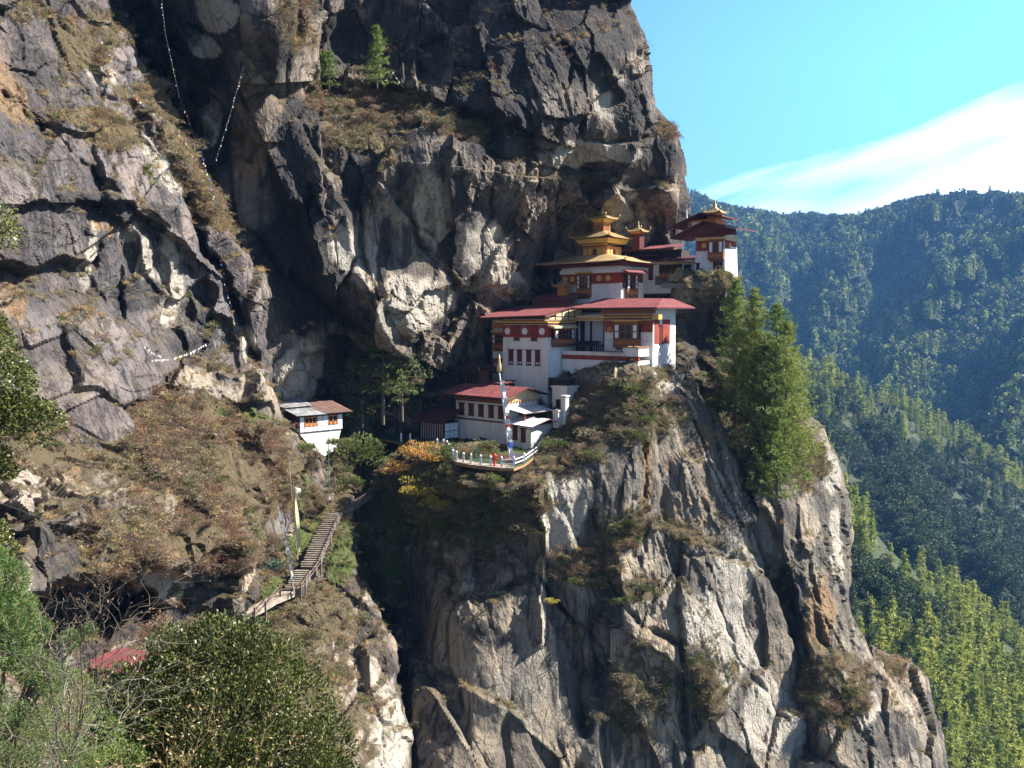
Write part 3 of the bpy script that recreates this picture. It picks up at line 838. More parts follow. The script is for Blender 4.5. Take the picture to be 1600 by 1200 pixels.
# valley floor reaching the horizon
def ground_sheet():
    n = 90
    r = np.concatenate([np.linspace(0, 3000, 40), np.geomspace(3300, 24000, 20)])
    th = np.linspace(0, 2 * math.pi, n, endpoint=False)
    R, T = np.meshgrid(r, th, indexing='ij')
    x, y = R * np.cos(T), R * np.sin(T)
    p = np.stack([x.ravel() / 500, y.ravel() / 500, x.ravel() * 0], -1)
    z = -900 + 60 * fbm(p, 4, 9)
    idx = np.arange(len(r) * n).reshape(len(r), n)
    a, b = idx[:-1], idx[1:]
    q = np.stack([a, b, np.roll(b, -1, 1), np.roll(a, -1, 1)], -1).reshape(-1, 4)
    me = np_mesh('ground', np.stack([x.ravel(), y.ravel(), z], -1), q, [M_HILL], True)
    tag(link('ground', me), kind='structure')


ground_sheet()


# ---------------------------------------------------------------- building kit
class MB:
    def __init__(s):
        s.v, s.f, s.m = [], [], []

    def add(s, vs, fs, mi=0):
        k = len(s.v)
        s.v += [tuple(v) for v in vs]
        for f in fs:
            s.f.append(tuple(k + i for i in f))
            s.m.append(mi)

    def box(s, x0, x1, y0, y1, z0, z1, mi=0, ix=0.0, iy=0.0):
        """box whose top is drawn in by ix, iy on every side"""
        v = [(x0, y0, z0), (x1, y0, z0), (x1, y1, z0), (x0, y1, z0), (x0 + ix, y0 + iy, z1), (x1 - ix, y0 + iy, z1), (x1 - ix, y1 - iy, z1), (x0 + ix, y1 - iy, z1)]
        s.add(v, [(3, 2, 1, 0), (4, 5, 6, 7), (0, 1, 5, 4), (1, 2, 6, 5), (2, 3, 7, 6), (3, 0, 4, 7)], mi)
        return s

    def slab(s, pts, th, mi=0, mside=None):
        n = len(pts)
        low = [(p[0], p[1], p[2] - th) for p in pts]
        s.add(list(pts) + low, [tuple(range(n))], mi)
        s.add(list(pts) + low, [tuple(range(2 * n - 1, n - 1, -1))] + [(i, n + i, n + (i + 1) % n, (i + 1) % n) for i in range(n)], mi if mside is None else mside)
        return s

    def bar(s, a, b, w, h=None, mi=0):
        a, b = Vector(a), Vector(b)
        h = h or w
        d = (b - a).normalized()
        up = Vector((0, 0, 1)) if abs(d.z) < 0.9 else Vector((0, 1, 0))
        sx = d.cross(up).normalized() * w / 2
        sy = sx.cross(d).normalized() * h / 2
        c = [(-1, -1), (1, -1), (1, 1), (-1, 1)]
        v = [a + sx * i + sy * j for i, j in c] + [b + sx * i + sy * j for i, j in c]
        s.add(v, [(3, 2, 1, 0), (4, 5, 6, 7), (0, 1, 5, 4), (1, 2, 6, 5), (2, 3, 7, 6), (3, 0, 4, 7)], mi)
        return s

    def tube(s, pts, rs, n=8, mi=0):
        rings = []
        base = len(s.v)
        for i, (p, r) in enumerate(zip(pts, rs)):
            p = Vector(p)
            d = (Vector(pts[min(i + 1, len(pts) - 1)]) - Vector(pts[max(i - 1, 0)])).normalized()
            up = Vector((0, 0, 1)) if abs(d.z) < 0.9 else Vector((1, 0, 0))
            a = d.cross(up).normalized()
            b = a.cross(d)
            for k in range(n):
                t = 2 * math.pi * k / n
                s.v.append(tuple(p + (a * math.cos(t) + b * math.sin(t)) * r))
        for i in range(len(pts) - 1):
            for k in range(n):
                s.f.append((base + i * n + k, base + i * n + (k + 1) % n, base + (i + 1) * n + (k + 1) % n, base + (i + 1) * n + k))
                s.m.append(mi)
        s.f.append(tuple(base + k for k in range(n - 1, -1, -1)))
        s.m.append(mi)
        s.f.append(tuple(base + (len(pts) - 1) * n + k for k in range(n)))
        s.m.append(mi)
        return s

    def lathe(s, cx, cy, prof, n=12, mi=0):
        return s.tube([(cx, cy, z) for z, r in prof], [r for z, r in prof], n, mi)

    def build(s, name, mats, parent=None, smooth=False):
        me = bpy.data.meshes.new(name)
        me.from_pydata(s.v, [], s.f)
        me.polygons.foreach_set('material_index', s.m)
        if smooth:
            me.polygons.foreach_set('use_smooth', [True] * len(s.f))
        for m_ in (mats if isinstance(mats, (list, tuple)) else [mats]):
            me.materials.append(m_)
        me.update()
        return link(name, me, parent)


def root(name, loc, yaw, label, cat, group=None):
    e = empty(name, loc, label, cat, group)
    e.rotation_euler = (0, 0, math.radians(yaw))
    return e


M_WHITE = plain('whitewash', (0.76, 0.74, 0.72), (0.60, 0.565, 0.53), 0.6, 0.9, bump=0.03, streak=True)
M_WHITE2 = plain('old_whitewash', (0.74, 0.71, 0.66), (0.52, 0.47, 0.41), 0.5, 0.9, bump=0.04, streak=True)
M_RED = plain('red_roof', (0.245, 0.074, 0.074), (0.11, 0.034, 0.034), 0.9, 0.6, 0.3)
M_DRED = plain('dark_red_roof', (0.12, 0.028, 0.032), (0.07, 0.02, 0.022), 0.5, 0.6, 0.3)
M_KEMAR = plain('oxide_red_band', (0.30, 0.055, 0.035), (0.20, 0.035, 0.025), 0.8, 0.85)
M_MAROON = plain('maroon_timber', (0.13, 0.03, 0.025), (0.07, 0.02, 0.018), 2.0, 0.6)
M_BROWN = plain('carved_brown_timber', (0.26, 0.10, 0.045), (0.13, 0.05, 0.03), 3.0, 0.6)
M_ORANGE = plain('orange_paint', (0.55, 0.22, 0.06), (0.36, 0.13, 0.04), 2.0, 0.6)
M_YELLOW = plain('yellow_paint', (0.62, 0.40, 0.10), (0.45, 0.27, 0.07), 1.5, 0.6)
M_CREAM = plain('cream_paint', (0.62, 0.50, 0.30), (0.48, 0.37, 0.20), 1.5, 0.7)
M_GOLD = plain('gilded_metal', (0.56, 0.42, 0.20), (0.38, 0.26, 0.11), 1.0, 0.42, 0.5, 0.55)
M_GOLDP = plain('pale_gilded_roof', (0.62, 0.47, 0.25), (0.46, 0.31, 0.14), 0.6, 0.45, 0.5, 0.35)
M_DARKW = plain('dark_timber', (0.045, 0.03, 0.025), (0.025, 0.018, 0.016), 2.0, 0.7)
M_DIM = plain('dim_interior', (0.02, 0.018, 0.02), (0.012, 0.01, 0.012), 1.0, 0.9)
M_GLASS = plain('window_glass', (0.02, 0.022, 0.03), (0.015, 0.015, 0.02), 1.0, 0.15, 0.5)
M_PANEL = plain('white_panel', (0.74, 0.74, 0.76), (0.62, 0.62, 0.64), 2.0, 0.7)
M_TIN = plain('grey_tin_roof', (0.42, 0.42, 0.42), (0.10, 0.10, 0.10), 0.9, 0.5, 0.4, 0.2, streak=True)
M_RUST = plain('rusty_red_tin', (0.20, 0.11, 0.09), (0.10, 0.065, 0.055), 0.9, 0.6, 0.3)
M_PALET = plain('pale_weathered_roof', (0.72, 0.69, 0.66), (0.48, 0.40, 0.37), 0.6, 0.7, 0.3)
M_STONE = plain('laid_stone', (0.20, 0.18, 0.155), (0.07, 0.062, 0.055), 2.5, 0.9, bump=0.06)
M_PALESTONE = plain('pale_trodden_stone', (0.40, 0.34, 0.27), (0.15, 0.115, 0.085), 1.5, 0.9, bump=0.04)
M_WOODR = plain('reddish_rail_timber', (0.24, 0.17, 0.14), (0.10, 0.065, 0.055), 3.0, 0.8)
M_EARTH = plain('orange_earth', (0.34, 0.19, 0.10), (0.20, 0.11, 0.06), 1.5, 0.95)
M_LAWN = plain('short_grass', (0.06, 0.085, 0.03), (0.035, 0.05, 0.018), 1.5, 0.95)
M_BLUE = plain('blue_cloth', (0.05, 0.12, 0.45), (0.04, 0.08, 0.3), 2.0)
M_CLOTH = plain('white_cloth', (0.78, 0.76, 0.74), (0.6, 0.57, 0.55), 3.0, 0.9)
M_FADED = plain('faded_flag_cloth', (0.40, 0.38, 0.37), (0.25, 0.24, 0.24), 3.0, 0.9)
M_YCLOTH = plain('faded_yellow_cloth', (0.66, 0.61, 0.33), (0.5, 0.45, 0.24), 1.2, 0.9)
M_HYD = plain('red_paint', (0.55, 0.04, 0.03), (0.4, 0.03, 0.03), 3.0, 0.5)
M_GREENP = plain('green_paint', (0.04, 0.22, 0.16), (0.03, 0.14, 0.1), 3.0, 0.6)
M_IRON = plain('dark_iron', (0.05, 0.05, 0.05), (0.03, 0.03, 0.03), 3.0, 0.6)
M_FLAGC = None


def window(parent, pos, rot, w, h, style='slit', name='window', cols=3, rows=2, depth=0.45, label=None):
    """a window with its frame and pane; local -y points out of the wall"""
    fr = MB()
    pn = MB()
    if style == 'slit':
        t = 0.13
        fr.box(-w / 2, -w / 2 + t, -0.07, 0.1, 0, h)
        fr.box(w / 2 - t, w / 2, -0.07, 0.1, 0, h)
        fr.box(-w / 2 + t, w / 2 - t, -0.07, 0.1, h - t, h)
        fr.box(-w / 2 + t, w / 2 - t, -0.07, 0.1, 0, t)
        fr.box(-w / 2 - 0.16, w / 2 + 0.16, -0.17, 0.1, h + 0.003, h + 0.15)
        fr.box(-w / 2 - 0.1, w / 2 + 0.1, -0.13, 0.1, -0.12, -0.003)
        fr.box(-0.05, 0.05, -0.045, 0.1, t, h - t)
        fr.box(-w / 2 + t, w / 2 - t, -0.04, 0.1, h * 0.5 - 0.04, h * 0.5 + 0.04)
        pn.box(-w / 2 + t * 0.6, w / 2 - t * 0.6, -0.02, 0.08, t * 0.6, h - t * 0.6)
        o = fr.build(name, M_MAROON, parent)
        p = pn.build('pane', M_MAROON if label is None else M_DIM, o)
    elif style == 'bay':
        D = depth
        # lower apron, posts, cornice, lattice
        ap = h * 0.34
        fr.box(-w / 2, w / 2, -D, 0.1, 0, ap, 0)
        fr.box(-w / 2 + 0.2, w / 2 - 0.2, -D * 0.55, 0.1, -0.28, -0.003, 0)
        n = cols
        cw = (w - 0.16) / n
        for i in range(n + 1):
            x = -w / 2 + 0.08 + i * cw
            fr.box(x - 0.07, x + 0.07, -D + 0.0, -D + 0.12, ap + 0.003, h * 0.92, 0)
        for j in range(rows + 1):
            z = ap + 0.05 + j * (h * 0.92 - ap - 0.1) / rows
            fr.box(-w / 2 + 0.02, w / 2 - 0.02, -D + 0.012, -D + 0.1, z - 0.045, z + 0.045, 0)
        fr.box(-w / 2, w / 2, -D, 0.1, h * 0.92 + 0.002, h, 0)
        for i in range(int(w / 0.3)):
            x = -w / 2 + 0.15 + i * 0.3
            fr.box(x - 0.07, x + 0.07, -D - 0.05, -D - 0.003, ap * 0.35, ap * 0.8, 1)
            fr.box(x - 0.08, x + 0.08, -D - 0.12, -D, h + 0.003, h + 0.12, 1)
        fr.box(-w / 2 - 0.15, w / 2 + 0.15, -D - 0.2, 0.1, h + 0.125, h + 0.34, 2)
        pn.box(-w / 2 + 0.05, w / 2 - 0.05, -D + 0.06, 0.05, ap, h * 0.93, 0)
        o = fr.build(name, [M_BROWN, M_ORANGE, M_YELLOW], parent)
        p = pn.build('pane', M_GLASS, o)
        if w > 1.9:
            for sx in (-1, 1):
                sp = MB()
                x = sx * (w / 2 - 0.08 - cw / 2)
                for j in range(rows):
                    z = ap + 0.1 + j * (h * 0.92 - ap - 0.1) / rows
                    sp.box(x - cw * 0.3, x + cw * 0.3, -D + 0.03, -D + 0.055, z + 0.05, z + (h * 0.92 - ap - 0.1) / rows - 0.1)
                sp.build('white_panel', M_PANEL, o)
    elif style == 'lattice':
        fr.box(-w / 2, w / 2, -0.06, 0.05, -0.08, 0)
        for i in range(cols + 1):
            x = -w / 2 + i * w / cols
            fr.box(x - 0.05, x + 0.05, -0.08, 0.05, 0.002, h)
        for j in range(1, rows + 1):
            z = j * h / rows
            fr.box(-w / 2 + 0.01, w / 2 - 0.01, -0.065, 0.05, z - 0.05, z + 0.04)
        pn.box(-w / 2 + 0.02, w / 2 - 0.02, -0.02, 0.04, 0, h)
        o = fr.build(name, M_BROWN, parent)
        p = pn.build('pane', M_DIM, o)
    o.location = pos
    o.rotation_euler = (0, 0, math.radians(rot))
    if label:
        o['label'] = label
    return o


def medallion(parent, pos, rot, r, mat, sx=1.0):
    b = MB()
    b.tube([(0, 0.02, 0), (0, -0.09, 0)], [r, r], 18)
    o = b.build('medallion', mat, parent)
    o.location = pos
    o.scale = (sx, 1, 1)
    o.rotation_euler = (0, 0, math.radians(rot))
    return o


def cornice(parent, x0, x1, y, z, rot90=False, h=0.5, out=0.35, mats=None, name='cornice'):
    """stepped band with dentils along x at wall plane y (or along y at plane x=y when rot90)"""
    b = MB()

    def bx(a0, a1, o0, o1, z0, z1, mi):
        if rot90:
            b.box(y - o1, y - o0, a0, a1, z0, z1, mi)
        else:
            b.box(a0, a1, y + o0, y + o1, z0, z1, mi)
    bx(x0, x1, -out * 0.4, 0.02, z, z + h * 0.3, 0)
    bx(x0, x1, -out * 0.7, 0.02, z + h * 0.3 + .002, z + h * 0.6, 1)
    n = int((x1 - x0) / 0.36)
    for i in range(n):
        a = x0 + 0.18 + i * (x1 - x0 - 0.2) / max(n, 1)
        bx(a - 0.08, a + 0.08, -out, 0.0, z + h * 0.6 + .004, z + h, 2)
    return b.build(name, mats or [M_MAROON, M_YELLOW, M_ORANGE], parent)


def roof_plane(parent, pts, th=0.14, mat=None, name='roof', seams=True, under=None):
    """pitched sheet through four corners (front-left, front-right, back-right, back-left)"""
    b = MB()
    b.slab(pts, th, 0, 1)
    if seams:
        a, bb, c, d = [Vector(p) for p in pts]
        n = max(2, int((bb - a).length / 0.75))
        for i in range(1, n):
            t = i / n
            b.bar(a.lerp(bb, t) + Vector((0, 0, 0.012)), d.lerp(c, t) + Vector((0, 0, 0.012)), 0.05, 0.05, 0)
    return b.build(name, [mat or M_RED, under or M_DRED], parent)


def rafters(parent, pts, th, every=0.8, inset=0.12, name='rafter_row'):
    a, bb, c, d = [Vector(p) for p in pts]
    n = max(2, int((bb - a).length / every))
    b = MB()
    for i in range(n + 1):
        t = (i + 0.02) / (n + 0.04)
        p, q = a.lerp(bb, t), d.lerp(c, t)
        p = p.lerp(q, 0.03)
        dz = Vector((0, 0, -th - inset))
        b.bar(p + dz, p.lerp(q, 0.35) + dz, 0.14, 0.18)
    return b.build(name, M_BROWN, parent)


def pagoda_roof(parent, cx, cy, hx, hy, z0, z1, up=0.35, inner=0.35, mat=None, th=0.12, name='gilded_roof', n=16):
    """hipped roof with upturned corners, from the eave z0 to the crown z1"""
    u = np.linspace(-1, 1, n + 1)
    X, Y = np.meshgrid(u, u)
    m_ = np.maximum(abs(X), abs(Y))
    r = np.clip((m_ - inner) / (1 - inner), 0, 1)
    Z = z1 + (z0 - z1) * (1 - (1 - r) ** 1.35)
    cor = np.minimum(abs(X), abs(Y)) / np.maximum(m_, 1e-6)
    Z = Z + up * (r ** 3) * cor ** 5
    top = np.stack([cx + X * hx, cy + Y * hy, Z], -1).reshape(-1, 3)
    low = top - np.array([0, 0, th])
    k = (n + 1) ** 2
    b = MB()
    vs = [tuple(v) for v in np.vstack([top, low])]
    idx = lambda i, j: i * (n + 1) + j
    ft, fb, fs = [], [], []
    for i in range(n):
        for j in range(n):
            q = (idx(i, j), idx(i, j + 1), idx(i + 1, j + 1), idx(i + 1, j))
            ft.append(q)
            fb.append(tuple(k + w for w in reversed(q)))
    for j in range(n):
        for (p, q) in ((idx(0, j), idx(0, j + 1)), (idx(n, j + 1), idx(n, j)), (idx(j + 1, 0), idx(j, 0)), (idx(j, n), idx(j + 1, n))):
            fs.append((q, p, k + p, k + q))
    b.add(vs, ft, 0)
    b.m[-1] = 0
    kk = len(b.v)
    b.add(vs, fb, 1)
    b.add(vs, fs, 0)
    # little upturned horns at the corners
    for sx in (-1, 1):
        for sy in (-1, 1):
            p = Vector((cx + sx * hx, cy + sy * hy, z0 + up))
            b.tube([p, p + Vector((sx * .12, sy * .12, .22)), p + Vector((sx * .1, sy * .1, .5))], [0.11, 0.08, 0.02], 5, 2)
    return b.build(name, [mat or M_GOLD, M_ORANGE, M_GOLD], parent)


def finial(parent, x, y, z, s=1.0):
    b = MB()
    b.lathe(x, y, [(z - 0.1, .42 * s), (z + .1 * s, .44 * s), (z + .22 * s, .22 * s), (z + .38 * s, .34 * s), (z + .6 * s, .30 * s), (z + .8 * s, .14 * s), (z + .95 * s, .22 * s), (z + 1.15 * s, .16 * s), (z + 1.4 * s, .09 * s), (z + 1.9 * s, .03 * s)], 10)
    return b.build('finial', M_GOLD, parent, True)


def red_band(parent, x0, x1, y0, y1, z0, z1, name='red_band'):
    b = MB()
    e = 0.035
    b.box(x0 - e, x1 + e, y0 - e, y1, z0, z1)
    for i in range(int((x1 - x0) / 0.42)):
        x = x0 + 0.2 + i * 0.42
        b.box(x - 0.07, x + 0.07, y0 - e - 0.05, y0 - e + 0.01, z0 - 0.14, z0 - 0.002)
    return b.build(name, M_KEMAR, parent)


# ---------------------------------------------------------------- main temple
YAW = -40
o_ = Vector((5.3, 126.0, -11.6))
T = root('temple_building', o_, YAW, 'tall whitewashed temple with long red roof on the cliff edge below the gilded hall', 'temple')


def wall(parent, *b, mat=None, name='wall'):
    m_ = MB()
    for q in b:
        m_.box(*q[:6], 0, *(q[6:] if len(q) > 6 else ()))
    return m_.build(name, mat or M_WHITE, parent)


wall(T, (-9, 0, 0, 8.6, -4.5, 12.2, 0.18, 0.18))
wall(T, (-13.2, -9.02, 2.6, 8.6, 0.0, 12.1), mat=M_WHITE2)
red_band(T, -8.86, -0.16, 0.16, 3.0, 9.45, 11.3)
wall(T, (-13.25, -9.0, 2.52, 4.0, 3.6, 6.0), mat=M_KEMAR, name='red_band')
for x in (-7.9, -4.5, -1.2):
    medallion(T, (x, 0.13, 10.35), 0, 0.52, M_PANEL)
for x in (-6.1, -2.7):
    window(T, (x, 0.16, 9.0), 0, 1.15, 2.1)
for x in (-7.2, -5.5, -3.7, -2.0):
    window(T, (x, 0.13, 5.3), 0, 0.95, 2.15)
cornice(T, -9.1, 0.1, 0.16, 11.4, h=0.7, out=0.5)
cornice(T, 0.3, 8.0, 0.03, 11.4, rot90=True, h=0.7, out=-0.5)
window(T, (-11.2, 2.6, 7.4), 0, 3.6, 2.6, 'bay', 'bay_window', cols=6, rows=2, depth=0.4)
for x in (-12.4, -11.1, -9.8):
    medallion(T, (x, 2.5, 5.0), 0, 0.3, M_PANEL, 0.7)
wall(T, (-13.3, -9.0, 2.45, 8, 10.7, 11.6), mat=M_ORANGE, name='beam')
# right side of the tower
window(T, (0.0, 3.4, 8.3), 90, 5.0, 2.5, 'bay', 'bay_window', cols=6, rows=2, depth=0.7)
window(T, (-0.02, 5.2, 4.3), 90, 1.7, 2.3)
bb = MB()
bb.slab([(0.0, .3, 11.25), (1.0, .3, 11.1), (1.0, 6.2, 11.1), (0.0, 6.2, 11.25)], 0.3)
bb.build('awning', M_CREAM, T)
# left and front roof
ra = [(-15.6, -1.5, 12.35), (0.55, -1.5, 12.75), (0.55, 8.2, 14.6), (-15.6, 8.2, 14.3)]
roof_plane(T, ra, 0.16)
rafters(T, ra, 0.16)
roof_plane(T, [(-15.6, 8.2, 14.3), (0.55, 8.2, 14.6), (0.55, 14.5, 13.4), (-15.6, 14.5, 13.2)], 0.16)
g_ = MB()
g_.slab([(0.12, -0.9, 12.5), (0.18, 7.9, 14.25), (0.18, 7.9, 12.0), (0.12, -0.9, 11.9)], 0.02)
g_.add([(0.2, 0.0, 12.1), (0.2, 8.3, 12.1), (0.2, 8.3, 14.4), (0.2, 0.0, 12.75)], [(0, 1, 2, 3)])
for y in (1.6, 3.2, 4.8, 6.4):
    g_.box(0.2, 0.27, y - 0.06, y + 0.06, 12.1, 12.7 + y * 0.2, 1)
g_.box(0.2, 0.26, 0.1, 8.2, 12.5, 12.6, 1)
g_.build('gable_panel', [M_CREAM, M_DARKW], T)
# raised roof behind with a small gilded lantern
roof_plane(T, [(-11.5, 8.4, 15.4), (-3.6, 8.4, 15.2), (-2.0, 14.0, 16.6), (-10.5, 14.0, 16.7)], 0.2)
wall(T, (-10.5, -4.5, 9.4, 13, 13.0, 15.3), mat=M_BROWN, name='clerestory')
wall(T, (-6.8, -5.4, 11.4, 12.8, 15.5, 17.4), mat=M_ORANGE, name='lantern_drum')
pagoda_roof(T, -6.1, 12.1, 1.3, 1.3, 17.5, 18.5, 0.25, 0.2)
finial(T, -6.1, 12.1, 18.4, 0.5)

# gallery between the tower and the corner block
wall(T, (0.02, 5.3, 9.4, 13, 2.0, 13.0), mat=M_PANEL)
gal = MB()
gal.box(0.05, 5.28, 7.0, 9.38, 6.9, 7.15, 0)
for i in range(13):
    x = 0.3 + i * 0.4
    gal.box(x - .05, x + .05, 6.95, 7.05, 7.16, 8.2, 0)
gal.box(0.05, 5.28, 6.93, 7.07, 8.203, 8.35, 0)
gal.box(0.05, 5.28, 6.88, 7.0, 6.3, 6.88, 1)
for i in range(12):
    x = 0.3 + i * 0.43
    gal.box(x - .08, x + .08, 6.80, 6.878, 6.25, 6.7, 2)
for x in (0.15, 2.7, 5.15):
    gal.box(x - .13, x + .13, 7.1, 7.36, 3.1, 12.2, 0)
gal.build('gallery', [M_DARKW, M_BROWN, M_ORANGE], T)
gal = MB()
gal.box(-.1, 5.4, 6.5, 6.75, 11.9, 12.7, 0)
for i in range(12):
    x = 0.2 + i * 0.45
    gal.box(x - .1, x + .1, 6.4, 6.497, 12.0, 12.4, 1)
gal.build('painted_beam', [M_CREAM, M_ORANGE], T)
st = MB()
st.bar((5.0, 6.6, 7.4), (7.2, 6.15, 4.3), 0.16, 0.3)
st.bar((5.0, 5.8, 7.4), (7.2, 5.35, 4.3), 0.16, 0.3)
for i in range(10):
    t = i / 9
    st.bar((5.0 + 2.2 * t, 6.6 - .45 * t, 7.35 - 3.1 * t), (5.0 + 2.2 * t, 5.8 - .45 * t, 7.35 - 3.1 * t), 0.25, 0.06)
st.build('ladder', M_DARKW, T)

# corner block on the right
wall(T, (5.32, 13.8, 6.8, 13.5, -3.0, 13.75, 0.12, 0.12))
wall(T, (5.2, 14.1, 6.3, 6.9, 12.95, 13.6), mat=M_BROWN, name='beam')
red_band(T, 5.5, 13.66, 6.93, 8.0, 9.1, 12.0)
window(T, (9.6, 6.95, 8.0), 0, 4.3, 3.7, 'bay', 'bay_window', cols=4, rows=2, depth=0.9)
medallion(T, (6.4, 6.85, 10.6), 0, 0.5, M_ORANGE)
cornice(T, 5.3, 13.9, 6.95, 12.1, h=0.7, out=0.5)
wall(T, (13.63, 13.78, 7.3, 8.6, 8.6, 12.1), mat=M_KEMAR, name='red_band')
wall(T, (13.62, 13.80, 9.6, 11.6, 8.6, 12.1), mat=M_KEMAR, name='red_band')
window(T, (13.74, 9.1, 8.6), 90, 0.8, 2.6)
window(T, (8.0, 6.82, 4.2), 0, 1.2, 2.2, 'lattice', 'doorway', cols=1, rows=1)
window(T, (10.3, 6.82, 4.2), 0, 1.4, 2.4, 'lattice', 'doorway', cols=2, rows=1)
cornice(T, 9.4, 11.4, 6.82, 6.7, h=0.4, out=0.5)
# hipped red roof over gallery and corner block
rb = [(0.8, 4.6, 13.85), (15.6, 4.6, 13.8), (11.5, 13.4, 15.3), (0.8, 13.4, 15.5)]
roof_plane(T, rb, 0.18)
rafters(T, rb, 0.18)
roof_plane(T, [(15.6, 4.6, 13.8), (15.8, 15.5, 13.9), (11.5, 16.5, 15.3), (11.5, 13.4, 15.3)], 0.18, seams=False)
wall(T, (14.0, 15.0, 6.2, 7.2, 12.1, 12.8), mat=M_YELLOW, name='beam')
# terrace in front of the gallery
tw = wall(T, (0.05, 13.4, 3.5, 6.78, -3.0, 6.2))
wall(T, (0.07, 13.45, 3.44, 3.9, 6.203, 6.85), mat=M_KEMAR, name='parapet')
wall(T, (0.07, 11.0, 3.46, 3.9, 6.853, 7.4), mat=M_WHITE2, name='parapet')
wall(T, (11.0, 13.6, 3.2, 6.0, 6.86, 8.1), mat=M_WHITE2, name='porch')
cp = MB()
for i in range(9):
    x = 6.9 + i * 0.5
    cp.box(x - .3, x + .3, 3.2, 4.1, 7.403, 7.5 + rnd.uniform(0, .12))
cp.build('coping', [M_STONE, M_EARTH], T)
cp = MB()
for i in range(9):
    for j in range(3):
        x = 10.9 + i * 0.33
        cp.box(x - .2, x + .2, 3.0 + j * 1.05, 4.03 + j * 1.05, 8.103, 8.2 + rnd.uniform(0, .12), 1)
cp.build('coping', [M_STONE, M_EARTH], T)
ct = MB()
ct.slab([(0.4, 5.0, 5.3 + 3), (5.0, 4.6, 5.2 + 3), (5.0, 6.7, 5.9 + 3), (0.4, 6.9, 5.9 + 3)], 0.12)
ct.box(2.6, 2.8, 5.0, 5.2, 6.2, 8.2)
ct.build('canopy', M_DARKW, T)

# porch on the left of the tower
pr = root('timber_porch', at(754, 612, 131.5), YAW, 'dark timber porch with low hipped roof in the shade left of the white tower', 'porch')
b = MB()
for x, y in ((-3.4, -1.6), (0.2, -1.6), (-1.6, -1.6), (-3.4, 1.5), (0.2, 1.5)):
    b.box(x - .16, x + .16, y - .16, y + .16, 0, 3.5)
b.box(-3.6, .4, -1.8, 1.7, -.8, 0)
b.build('frame', M_DARKW, pr)
wall(pr, (-3.3, 0.1, -.4, 1.4, 0, 3.4), mat=M_BROWN, name='panelled_wall')
window(pr, (-1.6, -.42, .6), 0, 2.6, 2.2, 'lattice', cols=4, rows=2)
pagoda_roof(pr, -1.6, 0, 3.6, 3.0, 3.5, 4.9, 0.1, 0.12, M_DARKW)

# ---------------------------------------------------------------- gilded hall
U = root('temple_hall', o_ + Vector((math.cos(math.radians(YAW)) * -2 - math.sin(math.radians(YAW)) * 17, math.sin(math.radians(YAW)) * -2 + math.cos(math.radians(YAW)) * 17, 14.6)), YAW,
         'white temple hall crowned by tiered gilded roofs under the overhanging cliff', 'temple')
# local: the hall's centre line is the origin; front at y=-3.3
wall(U, (-5.9, 5.9, -3.3, 3.4, -2.0, 6.3, 0.1, 0.1))
red_band(U, -5.85, 5.85, -3.27, -1.0, 3.3, 4.9)
wall(U, (5.62, 5.86, -2.9, 3.2, 3.5, 4.9), mat=M_KEMAR, name='red_band')
for x in (-4.9, -3.5, 1.7, 3.5):
    medallion(U, (x, -3.33, 4.1), 0, 0.48, M_YELLOW)
window(U, (-1.1, -3.25, 1.2), 0, 2.7, 3.7, 'bay', 'bay_window', cols=5, rows=3, depth=0.45)
window(U, (5.86, -0.6, 1.0), 90, 3.2, 3.9, 'bay', 'bay_window', cols=4, rows=3, depth=0.5)
window(U, (5.85, -2.6, 2.6), 90, 0.5, 2.0)
wall(U, (-6.0, 6.0, -3.45, -3.0, 4.95, 5.55), mat=M_WHITE, name='frieze')
bm_ = MB()
for i in range(15):
    x = -6.8 + i * 0.98
    bm_.bar((x, -5.0, 6.3), (x, -2.8, 6.45), 0.16, 0.2)
for i in range(10):
    y = -4 + i * 0.9
    bm_.bar((7.3, y, 6.3), (5.5, y, 6.45), 0.16, 0.2)
bm_.build('rafter_row', M_BROWN, U)
wall(U, (-7.4, 6.9, -4.4, 4.3, 5.95, 6.2), mat=M_MAROON, name='eave_board')
pagoda_roof(U, -0.6, -0.1, 8.9, 5.9, 6.62, 7.95, 0.15, 0.42, M_GOLDP, 0.16, 'lower_roof')
dr = MB()
dr.box(-2.3, 2.3, -2.1, 2.2, 7.5, 9.3, 0)
for i in range(5):
    x = -1.8 + i * .9
    dr.box(x - .28, x + .28, -2.16, -2.1, 7.95, 8.9, 1 if i != 2 else 2)
    dr.box(2.3, 2.36, -1.6 + i * .85 - .26, -1.6 + i * .85 + .26, 7.95, 8.9, 1 if i != 2 else 2)
dr.build('lantern_drum', [M_ORANGE, M_YELLOW, M_DARKW], U)
cornice(U, -2.5, 2.5, -2.1, 9.3, h=0.5, out=0.5)
dr = MB()
dr.box(-2.9, 2.9, -2.7, 2.8, 9.83, 10.5, 0, -0.3, -0.3)
dr.build('cornice', [M_YELLOW], U)
pagoda_roof(U, 0, 0.0, 3.9, 3.8, 10.7, 11.8, 0.35, 0.3, M_GOLD, 0.14, 'middle_roof')
dr = MB()
dr.box(-.95, .95, -.95, .95, 11.6, 13.3, 0)
for sx in (-.7, 0, .7):
    dr.box(sx * .8 - .18, sx * .8 + .18, -1.0, -.95, 12.0, 12.9, 1)
    dr.box(.95, 1.0, sx * .8 - .18, sx * .8 + .18, 12.0, 12.9, 1)
dr.box(-1.0, 1.0, -1.0, 1.0, 13.3, 13.8, 2, -.45, -.45)
dr.build('lantern_drum', [M_ORANGE, M_BROWN, M_YELLOW], U)
pagoda_roof(U, 0, 0, 1.95, 1.95, 13.9, 14.7, 0.3, 0.2, M_GOLD, 0.12, 'upper_roof')
finial(U, 0, 0, 14.6, 0.9)
